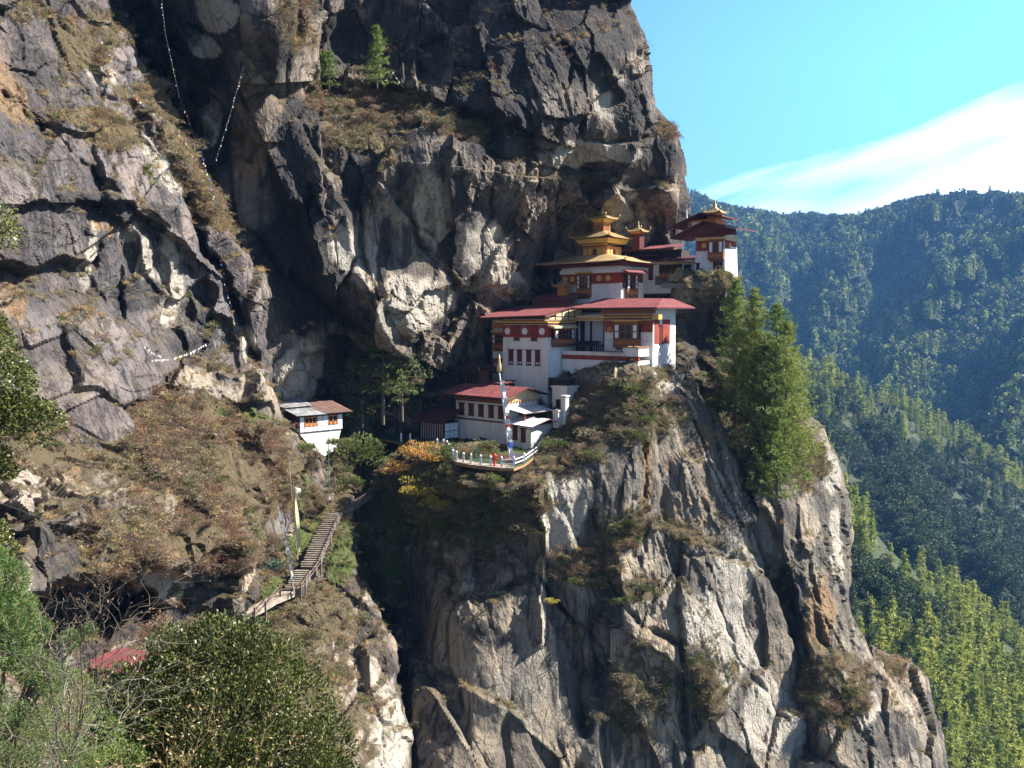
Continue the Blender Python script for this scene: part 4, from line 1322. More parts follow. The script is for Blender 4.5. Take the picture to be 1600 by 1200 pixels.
# side lantern
dr = MB()
dr.box(3.5, 4.9, 3.6, 5.0, 9.0, 11.5, 0)
dr.box(3.4, 5.0, 3.5, 5.1, 11.5, 11.9, 1, -.3, -.3)
dr.build('lantern_drum', [M_MAROON, M_ORANGE], U)
pagoda_roof(U, 4.2, 4.3, 1.35, 1.35, 11.9, 12.6, 0.35, 0.2, M_GOLD, 0.12, 'side_roof')
finial(U, 4.2, 4.3, 12.5, 0.6)
# small maroon awnings below the lower roof on the right
roof_plane(U, [(7.0, -4.6, 5.3), (7.9, -4.6, 4.9), (8.2, 1.6, 4.9), (7.0, 1.6, 5.5)], 0.12, M_RED, 'awning', False)

# wing behind with two flat red roofs
Wg = root('temple_wing', at(1022, 440, 146), -28, 'low temple wing with dark red roofs between the gilded hall and the corner tower', 'temple')
wall(Wg, (-7, 8.0, 0, 6, -2.0, 3.3))
wall(Wg, (0.2, 6.4, -0.05, 1.0, -0.6, 0.9), mat=M_STONE, name='plinth')
window(Wg, (2.9, -0.02, 0.5), 0, 3.9, 2.3, 'lattice', cols=8, rows=2)
window(Wg, (5.8, -0.02, 0.0), 0, 1.2, 2.7, 'lattice', 'doorway', cols=1, rows=1)
window(Wg, (-0.6, -0.02, 0.4), 0, 0.8, 2.2)
wall(Wg, (-7.1, 8.2, -0.6, -0.02, 2.9, 3.28), mat=M_CREAM, name='beam')
roof_plane(Wg, [(-1.0, -2.0, 3.45), (10.0, -2.0, 3.45), (10.0, 5.0, 4.6), (-1.0, 5.0, 4.6)], 0.2, M_DRED)
wall(Wg, (-8, 4.0, 2.2, 7, 3.4, 5.5), mat=M_DARKW, name='upper_wall')
roof_plane(Wg, [(-10.5, 0.6, 4.5), (0.5, 0.6, 4.5), (0.5, 3.2, 4.8), (-10.5, 3.2, 4.8)], 0.16, M_RED, seams=False)
rw = [(-8.5, -0.2, 5.5), (3.2, -0.2, 5.6), (3.2, 6.8, 6.8), (-8.5, 6.8, 6.8)]
roof_plane(Wg, rw, 0.22, M_RED)
rafters(Wg, rw, 0.22)
# prayer wheels in a row before the wing
for i in range(5):
    e = root('prayer_drum', Wg.matrix_basis @ Vector((1.3 + i * 0.62, -0.75, 0.55)), -28, 'small gilded prayer wheel in the row before the shaded wing', 'prayer wheel', 'prayer wheels in a row before the temple wing')
    b = MB()
    b.lathe(0, 0, [(0.1, .2), (0.15, .24), (.75, .24), (.8, .2)], 10)
    b.build('drum', M_ORANGE, e, True)
    b = MB()
    b.box(-.03, .03, -.03, .03, 0, 1.0)
    b.box(-.31, .31, -.06, .06, 1.002, 1.08)
    b.build('stand', M_MAROON, e)

# ---------------------------------------------------------------- corner tower on the right
K = root('temple_tower', at(1133, 441, 136), -36, 'white corner tower with flaring dark red roofs and gilt top at the cliff edge', 'tower')
wall(K, (-5.4, 0, 0, 5.6, -1.6, 7.6, 0.32, 0.32))
red_band(K, -5.1, -0.28, 0.27, 2.0, 5.15, 6.75)
wall(K, (-.32, -.26, .5, 5.2, 5.15, 6.75), mat=M_KEMAR, name='red_band')
wall(K, (-5.2, -.2, 0.15, 5.3, 6.76, 7.5), mat=M_CREAM, name='frieze')
medallion(K, (-3.7, 0.2, 5.95), 0, 0.42, M_YELLOW)
medallion(K, (-.22, 2.2, 5.95), 90, 0.42, M_YELLOW)
window(K, (-1.5, 0.2, 3.6), 0, 2.6, 3.1, 'bay', 'bay_window', cols=3, rows=1, depth=0.7)
window(K, (-1.3, 0.08, 1.0), 0, 1.5, 2.3, 'lattice', cols=3, rows=2)
window(K, (-4.7, 0.08, 0.9), 0, 0.5, 2.2)
cornice(K, -5.1, -.2, .2, 7.3, h=.5, out=.4)
rk = [(-3.6, -1.7, 7.95), (2.3, -2.0, 8.15), (1.7, 6.8, 8.6), (-3.6, 6.8, 9.6)]
ap_ = MB()
ap_.add([(-9.0, -1.5, 7.4), (-3.2, -1.6, 9.75), (2.6, -1.8, 8.3), (2.3, 7.2, 8.5), (-3.2, 7.0, 9.9), (-9.0, 7.0, 7.6)], [(0, 1, 4, 5), (1, 2, 3, 4)])
ap_.add([(-9.0, -1.5, 7.2), (-3.2, -1.6, 9.55), (2.6, -1.8, 8.1), (2.3, 7.2, 8.3), (-3.2, 7.0, 9.7), (-9.0, 7.0, 7.4)], [(5, 4, 1, 0), (4, 3, 2, 1)], 1)
ap_.add([(-9.0, -1.5, 7.4), (-3.2, -1.6, 9.75), (2.6, -1.8, 8.3), (-9.0, -1.5, 7.2), (-3.2, -1.6, 9.55), (2.6, -1.8, 8.1), (2.3, 7.2, 8.5), (2.3, 7.2, 8.3)], [(0, 3, 4, 1), (1, 4, 5, 2), (2, 5, 7, 6)], 1)
ap_.build('lower_roof', [M_RED, M_DRED], K)
gp = MB()
gp.add([(-8.0, -.4, 7.35), (-3.2, -.4, 9.45), (1.9, -.4, 8.2), (1.9, -.4, 7.35)], [(0, 3, 2, 1)])
gp.build('gable_panel', M_MAROON, K)
roof_plane(K, [(-4.4, -1.0, 7.62), (.9, -1.4, 7.9), (.9, .2, 8.1), (-4.4, .3, 7.8)], .12, M_PALET, 'awning', False)
wall(K, (-7.0, -2.2, 1.2, 5.4, 8.6, 10.3), mat=M_ORANGE, name='upper_wall')
wall(K, (-6.2, -4.2, .9, 1.19, 9.0, 9.9), mat=M_PANEL, name='white_panel')
ap_ = MB()
ap_.add([(-9.4, -.6, 9.3), (-4.2, -.8, 11.2), (-.4, -.8, 10.5), (-.4, 6.6, 10.5), (-4.2, 6.6, 11.2), (-9.4, 6.6, 9.3)], [(0, 1, 4, 5), (1, 2, 3, 4)])
ap_.add([(-9.4, -.6, 9.1), (-4.2, -.8, 11.0), (-.4, -.8, 10.3), (-.4, 6.6, 10.3), (-4.2, 6.6, 11.0), (-9.4, 6.6, 9.1)], [(5, 4, 1, 0), (4, 3, 2, 1)], 1)
ap_.add([(-9.4, -.6, 9.3), (-4.2, -.8, 11.2), (-.4, -.8, 10.5), (-9.4, -.6, 9.1), (-4.2, -.8, 11.0), (-.4, -.8, 10.3), (-.4, 6.6, 10.5), (-.4, 6.6, 10.3)], [(0, 3, 4, 1), (1, 4, 5, 2), (2, 5, 7, 6)], 1)
ap_.build('upper_roof', [M_RED, M_DRED], K)
wall(K, (-4.1, -2.3, 2.1, 3.9, 10.3, 11.3), mat=M_ORANGE, name='lantern_drum')
pagoda_roof(K, -3.2, 3.0, 1.5, 1.5, 11.4, 12.3, .35, .2, M_GOLD)
finial(K, -3.2, 3.0, 12.2, .9)
b = MB()
b.lathe(-7.2, 1.0, [(10.2, .1), (10.5, .28), (10.8, .14), (11.6, .1), (12.2, .03)], 8)
b.build('banner_finial', M_PANEL, K, True)

# stone steps beside the tower, and the ledge it stands on
b = MB()
for i in range(9):
    b.box(-.8, .8, i * .32, 4.5, i * .26, (i + 1) * .26)
o = b.build('stone_steps', M_STONE)
o.location = at(1085, 443, 138.5)
o.rotation_euler = (0, 0, math.radians(-15))
tag(o, 'narrow stone steps in shadow climbing left of the corner tower', 'steps')
b = MB()
for i in range(30):
    x = -5.5 + i * .32
    b.box(x - .18, x + .18, -.7 + rnd.uniform(-.1, .1), .3, -.7, rnd.uniform(-.05, .12))
o = b.build('retaining_wall', M_STONE)
o.location = at(1090, 443, 134.4)
o.rotation_euler = (0, 0, math.radians(-6))
tag(o, 'low rough stone retaining wall along the ledge below the corner tower', 'wall')

# ---------------------------------------------------------------- lower house, annexes and lawn
LZ = -17.1
ho = Vector((-0.71, 118.8, LZ))
H = root('monastery_house', ho, -42, 'long cream walled house with red roof and five maroon windows behind the fence', 'house')
wall(H, (-10.4, 0.05, -0.05, 6.6, -0.6, 3.15), mat=M_WHITE2)
wall(H, (-10.4, 0.05, -0.14, 0.0, -0.75, 0.10), mat=M_EARTH, name='plinth')
wall(H, (-10.3, 0, 0.08, 6.5, 3.153, 6.0), mat=M_WHITE2, name='upper_wall')
b = MB()
b.box(-10.5, .12, -.1, .1, 3.0, 3.2)
b.build('string_course', M_MAROON, H)
for x in (-9.1, -7.1, -5.1, -3.1, -1.2):
    window(H, (x, 0.08, 3.7), 0, 1.05, 1.6)
cornice(H, -10.4, .1, .08, 5.75, h=.6, out=.5, mats=[M_MAROON, M_BROWN, M_BROWN])
for ys, yr, s in ((-1.5, 3.2, 1), (7.9, 3.2, -1)):
    pts = [(-12.0, ys, 6.75), (1.3, ys, 6.75), (1.3, yr, 8.0), (-12.0, yr, 8.0)]
    if s < 0:
        pts = [pts[1], pts[0], pts[3], pts[2]]
    roof_plane(H, pts, .13)
rafters(H, [(-12.0, -1.5, 6.75), (1.3, -1.5, 6.75), (1.3, 3.2, 8.0), (-12.0, 3.2, 8.0)], .13)
b = MB()
b.add([(0.06, 0, 6.0), (0.06, 6.6, 6.0), (0.06, 6.6, 6.9), (0.06, 3.3, 7.8), (0.06, 0, 6.9)], [(0, 1, 2, 3, 4)])
for i in range(11):
    y = .3 + i * .6
    b.box(.06, .14, y - .1, y + .1, 5.75, 6.2, 1)
b.build('gable_panel', [M_CREAM, M_ORANGE], H)
roof_plane(H, [(-7.2, 3.6, 8.2), (-3.4, 3.6, 8.35), (-3.4, 6.0, 8.7), (-7.2, 6.0, 8.6)], .12, M_RED, 'skylight_roof', False)
wall(H, (-6.9, -3.7, 4.0, 5.8, 7.2, 8.2), mat=M_DARKW, name='skylight')
# canopy on the right side
roof_plane(H, [(-.2, -.2, 5.2), (3.0, 0.3, 4.6), (3.6, 6.0, 4.7), (0.05, 6.4, 5.35)], .12, M_PALET, 'canopy', True, M_DRED)
b = MB()
for x, y in ((2.6, .8), (3.1, 5.5)):
    b.box(x - .1, x + .1, y - .1, y + .1, -.5, 4.6)
b.build('post', M_BROWN, H)
wall(H, (.06, 2.0, 2.5, 6.0, 0, 4.3), mat=M_DIM, name='recess')
# annex with the pale roof
A_ = root('annex', ho + Vector((0.35, -.45, 0)), -42, 'small white annex with pale weathered roof and two maroon windows', 'outbuilding')
wall(A_, (0, 4.0, 0, 4.4, -.8, 3.0), mat=M_WHITE2)
window(A_, (1.1, .0, 1.0), 0, .85, 1.7)
window(A_, (2.6, .0, .8), 0, .85, 1.7)
roof_plane(A_, [(-.6, -.9, 3.25), (4.9, -.9, 3.05), (5.2, 2.6, 3.9), (-.6, 2.6, 4.0)], .12, M_PALET)
roof_plane(A_, [(5.2, 2.6, 3.9), (-.6, 2.6, 4.0), (-.6, 5.2, 3.3), (5.3, 5.4, 3.1)][::-1], .12, M_RUST, seams=False)
# timber shed on the left
Sh = root('timber_shed', at(694, 691, 122.6), -42, 'half timbered shed with white lattice panels at the left end of the house', 'shed')
wall(Sh, (-4.9, 0, 0, 2.8, -.5, 2.9), mat=M_DARKW)
window(Sh, (-3.6, 0, .5), 0, 1.9, 2.0, 'lattice', cols=6, rows=3)
window(Sh, (-1.35, 0, .5), 0, 2.0, 2.0, 'lattice', cols=6, rows=3)
b = MB()
for i in range(3):
    for j in range(2):
        b.box(.0, .07, .15 + i * .9, .95 + i * .9, .45 + j * 1.15, 1.5 + j * 1.15)
b.build('white_panel', M_PANEL, Sh)
b = MB()
for i in range(10):
    b.box(-4.8 + i * .5 - .04, -4.8 + i * .5 + .04, -.12, -.085, .2, 2.6)
b.build('pale_batten', M_PANEL, Sh)
wall(Sh, (-5.0, .1, -.1, 2.9, -.9, .05), mat=M_STONE, name='plinth')
roof_plane(Sh, [(-5.9, -1.3, 3.1), (.9, -1.3, 3.0), (.9, 3.4, 4.6), (-5.9, 3.4, 4.6)], .12, M_DRED)

# the lawn terrace
fp = [(627, 690), (641, 691), (683, 700), (693, 701), (698.3, 703), (701.3, 708), (707.6, 717.5), (713.4, 720.5), (724.2, 723), (735.8, 725), (751, 727), (766.7, 728.5), (783.6, 730), (803, 730), (819, 724), (841.7, 707)]


def on_z(px, py, z):
    e = at(px, py, 100.0)
    return e * (z / e.z)


fpts = [on_z(px, py, LZ - .3) for px, py in fp]
b = MB()
edge = [p + Vector((0, -.8, 0)) for p in fpts[2:]]
back = [Vector((16, 124, LZ - .3)), Vector((12, 134, LZ - .3)), Vector((-14, 140, LZ - .3)), Vector((-22, 130, LZ - .3))]
b.slab([tuple(p) for p in edge + back], .35, 0, 1)
o = b.build('courtyard_ground', [M_LAWN, M_EARTH])
tag(o, kind='structure')
# pale strip along the fence: sunlight on the ground put into its colour
b = MB()
sp = fpts[5:14]
inn = [p + Vector((0.2 if i < 5 else -.1, 1.9 if 1 < i < 8 else 1.0, 0)) for i, p in enumerate(sp)]
outp = [p + Vector((0, -.7, 0)) for p in sp]
for i in range(len(sp) - 1):
    q = [outp[i], outp[i + 1], inn[i + 1], inn[i]]
    b.slab([(v.x, v.y, v.z + .03) for v in q], .02)
o = b.build('sunlit_strip', [M_PALESTONE])
tag(o, kind='structure')

fe = root('picket_fence', fpts[8], 0, 'white post and rail fence round the lawn terrace', 'fence')
inv = fe.location
for p in fpts:
    b = MB()
    q = p - inv
    b.box(q.x - .13, q.x + .13, q.y - .13, q.y + .13, q.z - .3, q.z + 1.15)
    b.tube([(q.x, q.y, q.z + 1.15), (q.x, q.y, q.z + 1.25), (q.x, q.y, q.z + 1.35)], [.14, .12, .02], 8)
    b.build('post', M_PANEL, fe)
for i in range(len(fpts) - 1):
    a_, c_ = fpts[i] - inv, fpts[i + 1] - inv
    th = .09 if i >= 12 else .035
    for hz in (.45, .9):
        b = MB()
        b.bar(a_ + Vector((0, 0, hz)), c_ + Vector((0, 0, hz)), th, th * 1.4)
        b.build('rail', M_PANEL if i >= 12 else M_IRON, fe)

# prayer pole on the lawn
pb = on_z(798, 722, LZ - .2)
pt_z = at(780, 580, pb.y).z
P1 = root('prayer_pole', pb, 0, 'tall slightly leaning prayer pole with white banner and gilt top in the lawn', 'flagpole')
topv = at(780, 580, pb.y) - pb
b = MB()
b.tube([(0, 0, -.3), tuple(topv)], [.13, .09], 8)
b.build('pole', M_PANEL, P1)
b = MB()
b.lathe(topv.x, topv.y, [(topv.z - .1, .25), (topv.z + .1, .33), (topv.z + .7, .30), (topv.z + 1.1, .2), (topv.z + 1.5, .15), (topv.z + 2.1, .04)], 10)
b.build('gilt_top', M_GOLD, P1, True)
b = MB()
nseg = 26
mats_i = [0] * 40
for i in range(nseg):
    t0, t1 = .06 + .84 * i / nseg, .06 + .84 * (i + 1) / nseg
    a0, a1 = topv * t0, topv * t1
    w0 = .42 + .14 * math.sin(i * 1.7)
    w1 = .42 + .14 * math.sin((i + 1) * 1.7)
    y0, y1 = .12 * math.sin(i * 1.1), .12 * math.sin(i * 1.1 + 1.1)
    mi = 1 if i in (10, 13) else (2 if i in (3, 4) else 0)
    b.add([a0 + Vector((.12, y0, 0)), a0 + Vector((.12 + w0, -y0, 0)), a1 + Vector((.12 + w1, -y1, 0)), a1 + Vector((.12, y1, 0))], [(0, 1, 2, 3)], mi)
    b.add([a0 + Vector((-.10, y0, 0)), a0 + Vector((.1, y0 - .1, 0)), a1 + Vector((.1, y1 - .1, 0)), a1 + Vector((-.10, y1, 0))], [(0, 1, 2, 3)], mi)
b.build('banner', [M_CLOTH, M_HYD, M_BLUE], P1)
b = MB()
b.box(-.5, .5, -.5, .5, -.3, .35)
b.build('base', M_EARTH, P1)

# hydrant and green post by the fence
hp = on_z(773, 728, LZ - .3)
hy = root('fire_hydrant', hp, 0, 'red hydrant standing at the fence left of the prayer pole', 'hydrant')
b = MB()
b.lathe(0, 0, [(-.3, .26), (.1, .26), (.14, .17), (1.15, .17), (1.2, .25), (1.28, .25), (1.45, .16), (1.55, .05)], 10)
b.build('barrel', M_HYD, hy, True)
b = MB()
b.tube([(-.42, 0, .85), (.42, 0, .85)], [.11, .11], 8)
b.build('outlet', M_HYD, hy)
gpz = on_z(744, 722, LZ - .3)
gpo = root('signpost', gpz, 0, 'small green post with forked head inside the fence', 'post')
b = MB()
b.tube([(0, 0, -.2), (0, 0, 1.2)], [.06, .06], 6)
b.build('post', M_GREENP, gpo)
b = MB()
b.bar((0, 0, 1.15), (-.25, 0, 1.6), .1)
b.bar((0, 0, 1.15), (.25, 0, 1.6), .1)
b.bar((-.3, 0, 1.6), (.3, 0, 1.6), .12)
b.build('head', M_GREENP, gpo)

# small white structures right of the house
G1 = root('stone_store', at(880, 640, 121.5), -42, 'small white flat roofed stone store on the slope right of the tower', 'store')
wall(G1, (-2.0, .6, 0, 2.6, -1.5, 3.1), mat=M_WHITE2)
wall(G1, (-2.2, .8, -.2, 2.8, 3.1, 3.35), mat=M_PALET, name='roof')
window(G1, (-.9, 0, .1), 0, .7, 1.3, 'lattice', 'doorway', cols=1, rows=1)
for k, (px, py, w, h, lb) in enumerate(((883, 652, .75, 2.9, 'white gate pier with slab cap beside the stone store'), (871.5, 657, 1.0, 1.3, 'short white pillar at the head of the path right of the annex'))):
    e = root('gate_pier', at(px, py, 118.6), -42, lb, 'pier')
    wall(e, (-w / 2, w / 2, -w / 2, w / 2, -1.0, h), mat=M_WHITE2, name='shaft')
    wall(e, (-w / 2 - .12, w / 2 + .12, -w / 2 - .12, w / 2 + .12, h, h + .2), mat=M_PALET, name='cap')
bx_ = root('timber_bin', at(878, 601, 125.5), -40, 'dark timber bins against the foot of the white terrace wall', 'bin')
wall(bx_, (-1.2, 2.4, -1.6, 0, -.8, .9), mat=M_DARKW, name='body')
wall(bx_, (-1.3, 2.5, -1.7, 0, .9, 1.05), mat=M_IRON, name='lid')

# ---------------------------------------------------------------- cliff house on the left
L = root('cliff_house', at(468, 677, 108), 43, 'whitewashed house with patched tin and red roof against the left cliff', 'house')
wall(L, (0, 7.9, 0, 5.0, 0.02, 2.7), mat=M_DARKW)
bw = MB()
bw.slab([(0.2, .2, 0), (7.7, .2, 0), (7.7, 5, 0), (.2, 5, 0)], .3)
bw.add([(0.2, .2, -.3), (7.7, .2, -.3), (6.6, .1, -3.4), (4.6, .1, -4.2), (2.6, .1, -3.0), (7.7, 5, -.3), (6.6, 5, -3.4)], [(4, 3, 2, 1, 0), (1, 2, 6, 5)])
bw.build('base_wall', M_WHITE2, L)
b = MB()
xs = [(0.05, .85, 0, 3), (.85, 3.2, 0, 1), (3.2, 4.2, 0, 3), (4.2, 5.2, 0, 3), (5.2, 7.0, 0, 1), (7.0, 7.9, 0, 3)]
for x0, x1, z0, nr in xs:
    n = max(1, round((x1 - x0) / .8))
    for i in range(n):
        a0 = x0 + (x1 - x0) * i / n + .05
        a1 = x0 + (x1 - x0) * (i + 1) / n - .05
        for j in range(nr):
            b.box(a0, a1, -.06, 0, .12 + j * .82, .12 + (j + 1) * .82 - .09)
b.build('white_panel', M_PANEL, L)
b = MB()
b.box(-.06, 0, .15, 1.75, .12, .8)
b.build('white_panel', M_PANEL, L)
for x, w in ((2.0, 2.0), (6.1, 1.6)):
    f_ = MB()
    n = 3 if w > 1.8 else 2
    for i in range(n + 1):
        xx = x - w / 2 + i * w / n
        f_.box(xx - .06, xx + .06, -.1, 0, .95, 2.4)
    f_.box(x - w / 2, x + w / 2, -.09, 0, 2.3, 2.5)
    for i in range(n):
        xx = x - w / 2 + (i + .5) * w / n
        f_.box(xx - .2, xx + .2, -.14, 0, .95, 1.45)
    ww = f_.build('window', M_ORANGE, L)
    f_ = MB()
    f_.box(x - w / 2, x + w / 2, -.03, .02, .95, 2.4)
    f_.build('pane', M_DIM, ww)
window(L, (0, 1.3, .9), -90, 1.3, 1.6, 'slit')
wall(L, (.2, 7.0, 5.02, 11, -1.0, 3.4), mat=M_DARKW, name='timber_wing')
b = MB()
for i in range(9):
    b.box(.1, .2, 5.1 + i * .62, 5.6 + i * .62, -.9, 3.2)
b.build('plank_wall', M_BROWN, L)
roof_plane(L, [(-.9, -.9, 2.9), (4.6, -.9, 2.85), (4.6, 3.4, 3.75), (-.9, 3.4, 3.7)], .08, M_TIN, 'tin_roof', True, M_DARKW)
roof_plane(L, [(4.6, -.9, 2.95), (9.4, -.9, 2.95), (9.6, 6.0, 4.3), (3.0, 6.0, 4.3)], .08, M_RUST, 'rusty_roof', True, M_DARKW)
roof_plane(L, [(-.8, 2.9, 3.9), (4.0, 2.9, 4.0), (6.5, 11.8, 4.9), (-.8, 12.6, 4.4)], .08, M_TIN, 'tin_roof', True, M_DARKW)
L.scale = (.8, .8, .8)

# hut at the foot of the left cliff, half hidden by bushes
Ht = root('cave_hut', at(165, 1082, 66), -20, 'stone hut with red roof under the dark overhang at lower left', 'hut')
wall(Ht, (-2.9, 2.6, 0, 3, -1.2, 1.0), mat=M_STONE)
wall(Ht, (-2.8, 2.5, .1, 3, 1.0, 2.2), mat=M_BROWN, name='upper_wall')
for x in (-2.0, -.7, .6, 1.8):
    window(Ht, (x, .1, 1.1), 0, .7, .9, 'lattice', cols=1, rows=1)
roof_plane(Ht, [(-3.8, -.8, 2.2), (4.2, -.8, 2.3), (4.4, 2.4, 2.75), (-3.4, 2.4, 2.65)], .1, M_RED)

# ---------------------------------------------------------------- prayer flags, poles
def flag_string(pts, label, n, col='white', d0=None, sag=0.0, size=.17, sub=26):
    ps = [at(*p) for p in pts]
    base = ps[0]
    r_ = root('prayer_flags', base, 0, label, 'prayer flags')
    line = []
    for i in range(len(ps) - 1):
        for k in range(sub):
            t = k / sub
            q = ps[i].lerp(ps[i + 1], t)
            q.z -= sag * 4 * t * (1 - t)
            line.append(q - base)
    line.append(ps[-1] - base)
    b = MB()
    b.tube([tuple(p) for p in line], [.014] * len(line), 4)
    b.build('rope', M_IRON, r_)
    b = MB()
    for i in range(n):
        t = (i + .5) / n * (len(line) - 1)
        k = int(t)
        q = line[k].lerp(line[min(k + 1, len(line) - 1)], t - k)
        d = (line[min(k + 1, len(line) - 1)] - line[k])
        d = d.normalized() * size * .5
        drop = Vector((rnd.uniform(-.12, .12), rnd.uniform(-.15, .15), -size * rnd.uniform(.6, 1.1)))
        mi = 0 if col == 'white' else rnd.choice([0, 0, 0, 1, 2, 3])
        b.add([q - d, q + d, q + d + drop, q - d + drop], [(0, 1, 2, 3)], mi)
    b.build('bunting', [M_FADED, M_BLUE, M_HYD, M_YCLOTH], r_)
    return r_


flag_string([(248, -40, 101), (259, 56, 98), (279, 146, 96), (319, 255, 94), (327, 280, 94)], 'prayer flag line hanging straight down from the top edge of the photo', 70, 'mixed')
flag_string([(154, 56, 88), (210, 150, 88), (289, 219, 91), (307, 255, 93)], 'prayer flag line slanting down across the near left wall', 44, 'mixed')
flag_string([(382, 99, 103), (360, 178, 100), (337, 251, 97)], 'white prayer flag line slanting down to the left over the dark recess', 34)
flag_string([(327, 278, 93), (336, 319, 93), (340, 370, 94), (351, 442, 97), (362, 480, 99)], 'prayer flag line trailing down the rib between the two cliffs', 44, 'mixed')
flag_string([(225, 541, 79), (240, 552, 79.5), (257, 558, 80)], 'short line of white prayer flags on the scrubby ledge', 14)
flag_string([(237, 562, 78), (268, 560, 80), (296, 551, 83), (322, 537, 86)], 'drooping line of large white prayer flags above the scrub mound', 24, size=.24)
flag_string([(611, 108, 114), (630, 136, 114)], 'short white flag strip beside the small pine on the high ledge', 9)
flag_string([(640, 515, 127), (643, 560, 126), (652, 592, 125)], 'thin flag line hanging among the shaded pines', 9)
cb = [at(-30, 775, 40), at(80, 815, 45), at(250, 852, 60)]
b = MB()
b.tube([tuple(p - cb[0]) for p in cb], [.02] * 3, 4)
o = b.build('cable', M_IRON)
o.location = cb[0]
tag(o, 'thin dark cable strung across the scrub at left', 'cable')

# yellow banner pole and broken white pole beside the steps
pz = at(465, 868, 96)
e = root('banner_pole', pz, 0, 'tall narrow yellow banner on a pole above the steps', 'flagpole')
tv = at(451, 715, 96) - pz
b = MB()
b.tube([(0, 0, -.5), tuple(tv)], [.07, .035], 6)
b.build('pole', M_PALESTONE, e)
b = MB()
n = 18
for i in range(n):
    t0, t1 = i / n, (i + 1) / n
    lo_, hi_ = at(467, 862, 96) - pz, at(459, 752, 96) - pz
    a0, a1 = lo_.lerp(hi_, t0), lo_.lerp(hi_, t1)
    wf = lambda t: .16 + .55 * math.sin(min(1, t * 1.25) * math.pi) ** .8 * (1 - .35 * t)
    w0, w1 = wf(t0), wf(t1)
    y0, y1 = .18 * math.sin(t0 * 9), .18 * math.sin(t1 * 9)
    b.add([a0 + Vector((-w0 / 2, 0, 0)), a0 + Vector((0, y0 - .1, 0)), a0 + Vector((w0 / 2, 0, 0)), a1 + Vector((-w1 / 2, 0, 0)), a1 + Vector((0, y1 - .1, 0)), a1 + Vector((w1 / 2, 0, 0))], [(0, 1, 4, 3), (1, 2, 5, 4)])
b.build('banner', M_YCLOTH, e)
pz = at(460, 922, 91)
e = root('banner_pole', pz, 0, 'leaning bare pole with tattered white cloth beside the lower steps', 'flagpole')
tv = at(433, 790, 91) - pz
b = MB()
b.tube([(0, 0, -.4), tuple(tv)], [.08, .05], 6)
b.build('pole', M_PALESTONE, e)
b = MB()
for i in range(22):
    t = .12 + .86 * i / 22
    q = tv * t
    w = rnd.uniform(.12, .5)
    b.add([q, q + Vector((w, rnd.uniform(-.1, .1), -.1)), q + Vector((w * .8, rnd.uniform(-.1, .1), .35)), q + Vector((0, 0, .45))], [(0, 1, 2, 3)])
b.build('cloth', M_CLOTH, e)
# fallen white cloth on the ledge above
b = MB()
q = [at(432, 782, 99), at(442, 762, 100), at(452, 758, 101), at(470, 764, 101), at(463, 770, 100.4), at(450, 768, 100), at(440, 784, 99)]
q = [p - q[0] for p in q]
b.slab([tuple(p) for p in q], .25)
o = b.build('fallen_cloth', M_CLOTH)
o.location = at(432, 782, 99)
tag(o, 'crumpled white cloth lying on the ledge left of the yellow banner', 'cloth')
# thin pole below the cliff house
pz = at(514, 756, 109)
e = root('lamp_pole', pz, 0, 'thin green metal pole standing in shade below the cliff house', 'pole')
b = MB()
b.tube([(0, 0, -.5), (0, 0, 5.6)], [.06, .05], 6)
b.build('pole', M_GREENP, e)
b = MB()
b.tube([(0, 0, 5.6), (0, 0, 5.72), (0, 0, 5.9)], [.09, .12, .03], 8)
b.build('cap', M_GREENP, e)

# ---------------------------------------------------------------- steps and handrails
def flight(a, b_, w, nstep, label, skew=0.0):
    a, b_ = Vector(a), Vector(b_)
    e = root('stone_staircase', a, 0, label, 'steps')
    dirv = (b_ - a)
    hz = Vector((dirv.x, dirv.y, 0))
    L_ = hz.length
    e.rotation_euler = (0, 0, math.atan2(hz.x, -hz.y) + math.pi)
    run = L_ / nstep
    rise = dirv.z / nstep
    for i in range(nstep):
        b = MB()
        j = rnd.uniform(-.16, .16)
        b.box(-w / 2 + j, w / 2 + j, i * run, (i + 1) * run + .12, i * rise - 1.0, (i + 1) * rise)
        b.box(-w / 2 + j - .06, w / 2 + j + .06, i * run - .1, i * run + .12, (i + 1) * rise - .09, (i + 1) * rise + .04, 1)
        s_ = b.build('step', [M_STONE, M_PALESTONE], e)
    return e


s0 = at(481, 890, 96.5)
s1 = at(520, 806, 107.5)
s0.z += .2
s1.z += .3
flight(s0, s1, 1.75, 26, 'long sunlit flight of stone steps climbing beside the cliff shadow')
s2 = at(458, 922, 92.2)
flight(s2 + Vector((0, 0, .2)), s0 + Vector((-.3, -.5, -.1)), 1.7, 9, 'short lower flight of stone steps at the bend of the handrail')


def ribbon(name, pts, w, mat, th=.5):
    b = MB()
    for i in range(len(pts) - 1):
        p, q = Vector(pts[i]), Vector(pts[i + 1])
        d = (q - p)
        s_ = Vector((-d.y, d.x, 0)).normalized() * w / 2
        b.slab([tuple(p - s_), tuple(q - s_ + d.normalized() * .15), tuple(q + s_ + d.normalized() * .15), tuple(p + s_)], th + i * .01)
    o = b.build(name, mat)
    tag(o, kind='structure')
    return o


low = [at(300, 998, 80), at(345, 975, 84), at(375, 960, 86.5), at(400, 950, 88), at(425, 935, 90), at(452, 924, 92)]
ribbon('path', low, 1.4, M_PALESTONE)
upp = [s1 + Vector((0, .3, 0)), at(545, 792, 110), at(575, 772, 116), at(600, 752, 122.5), at(640, 730, 128), at(690, 708, 131)]
ribbon('upper_path', upp, 1.3, M_STONE)


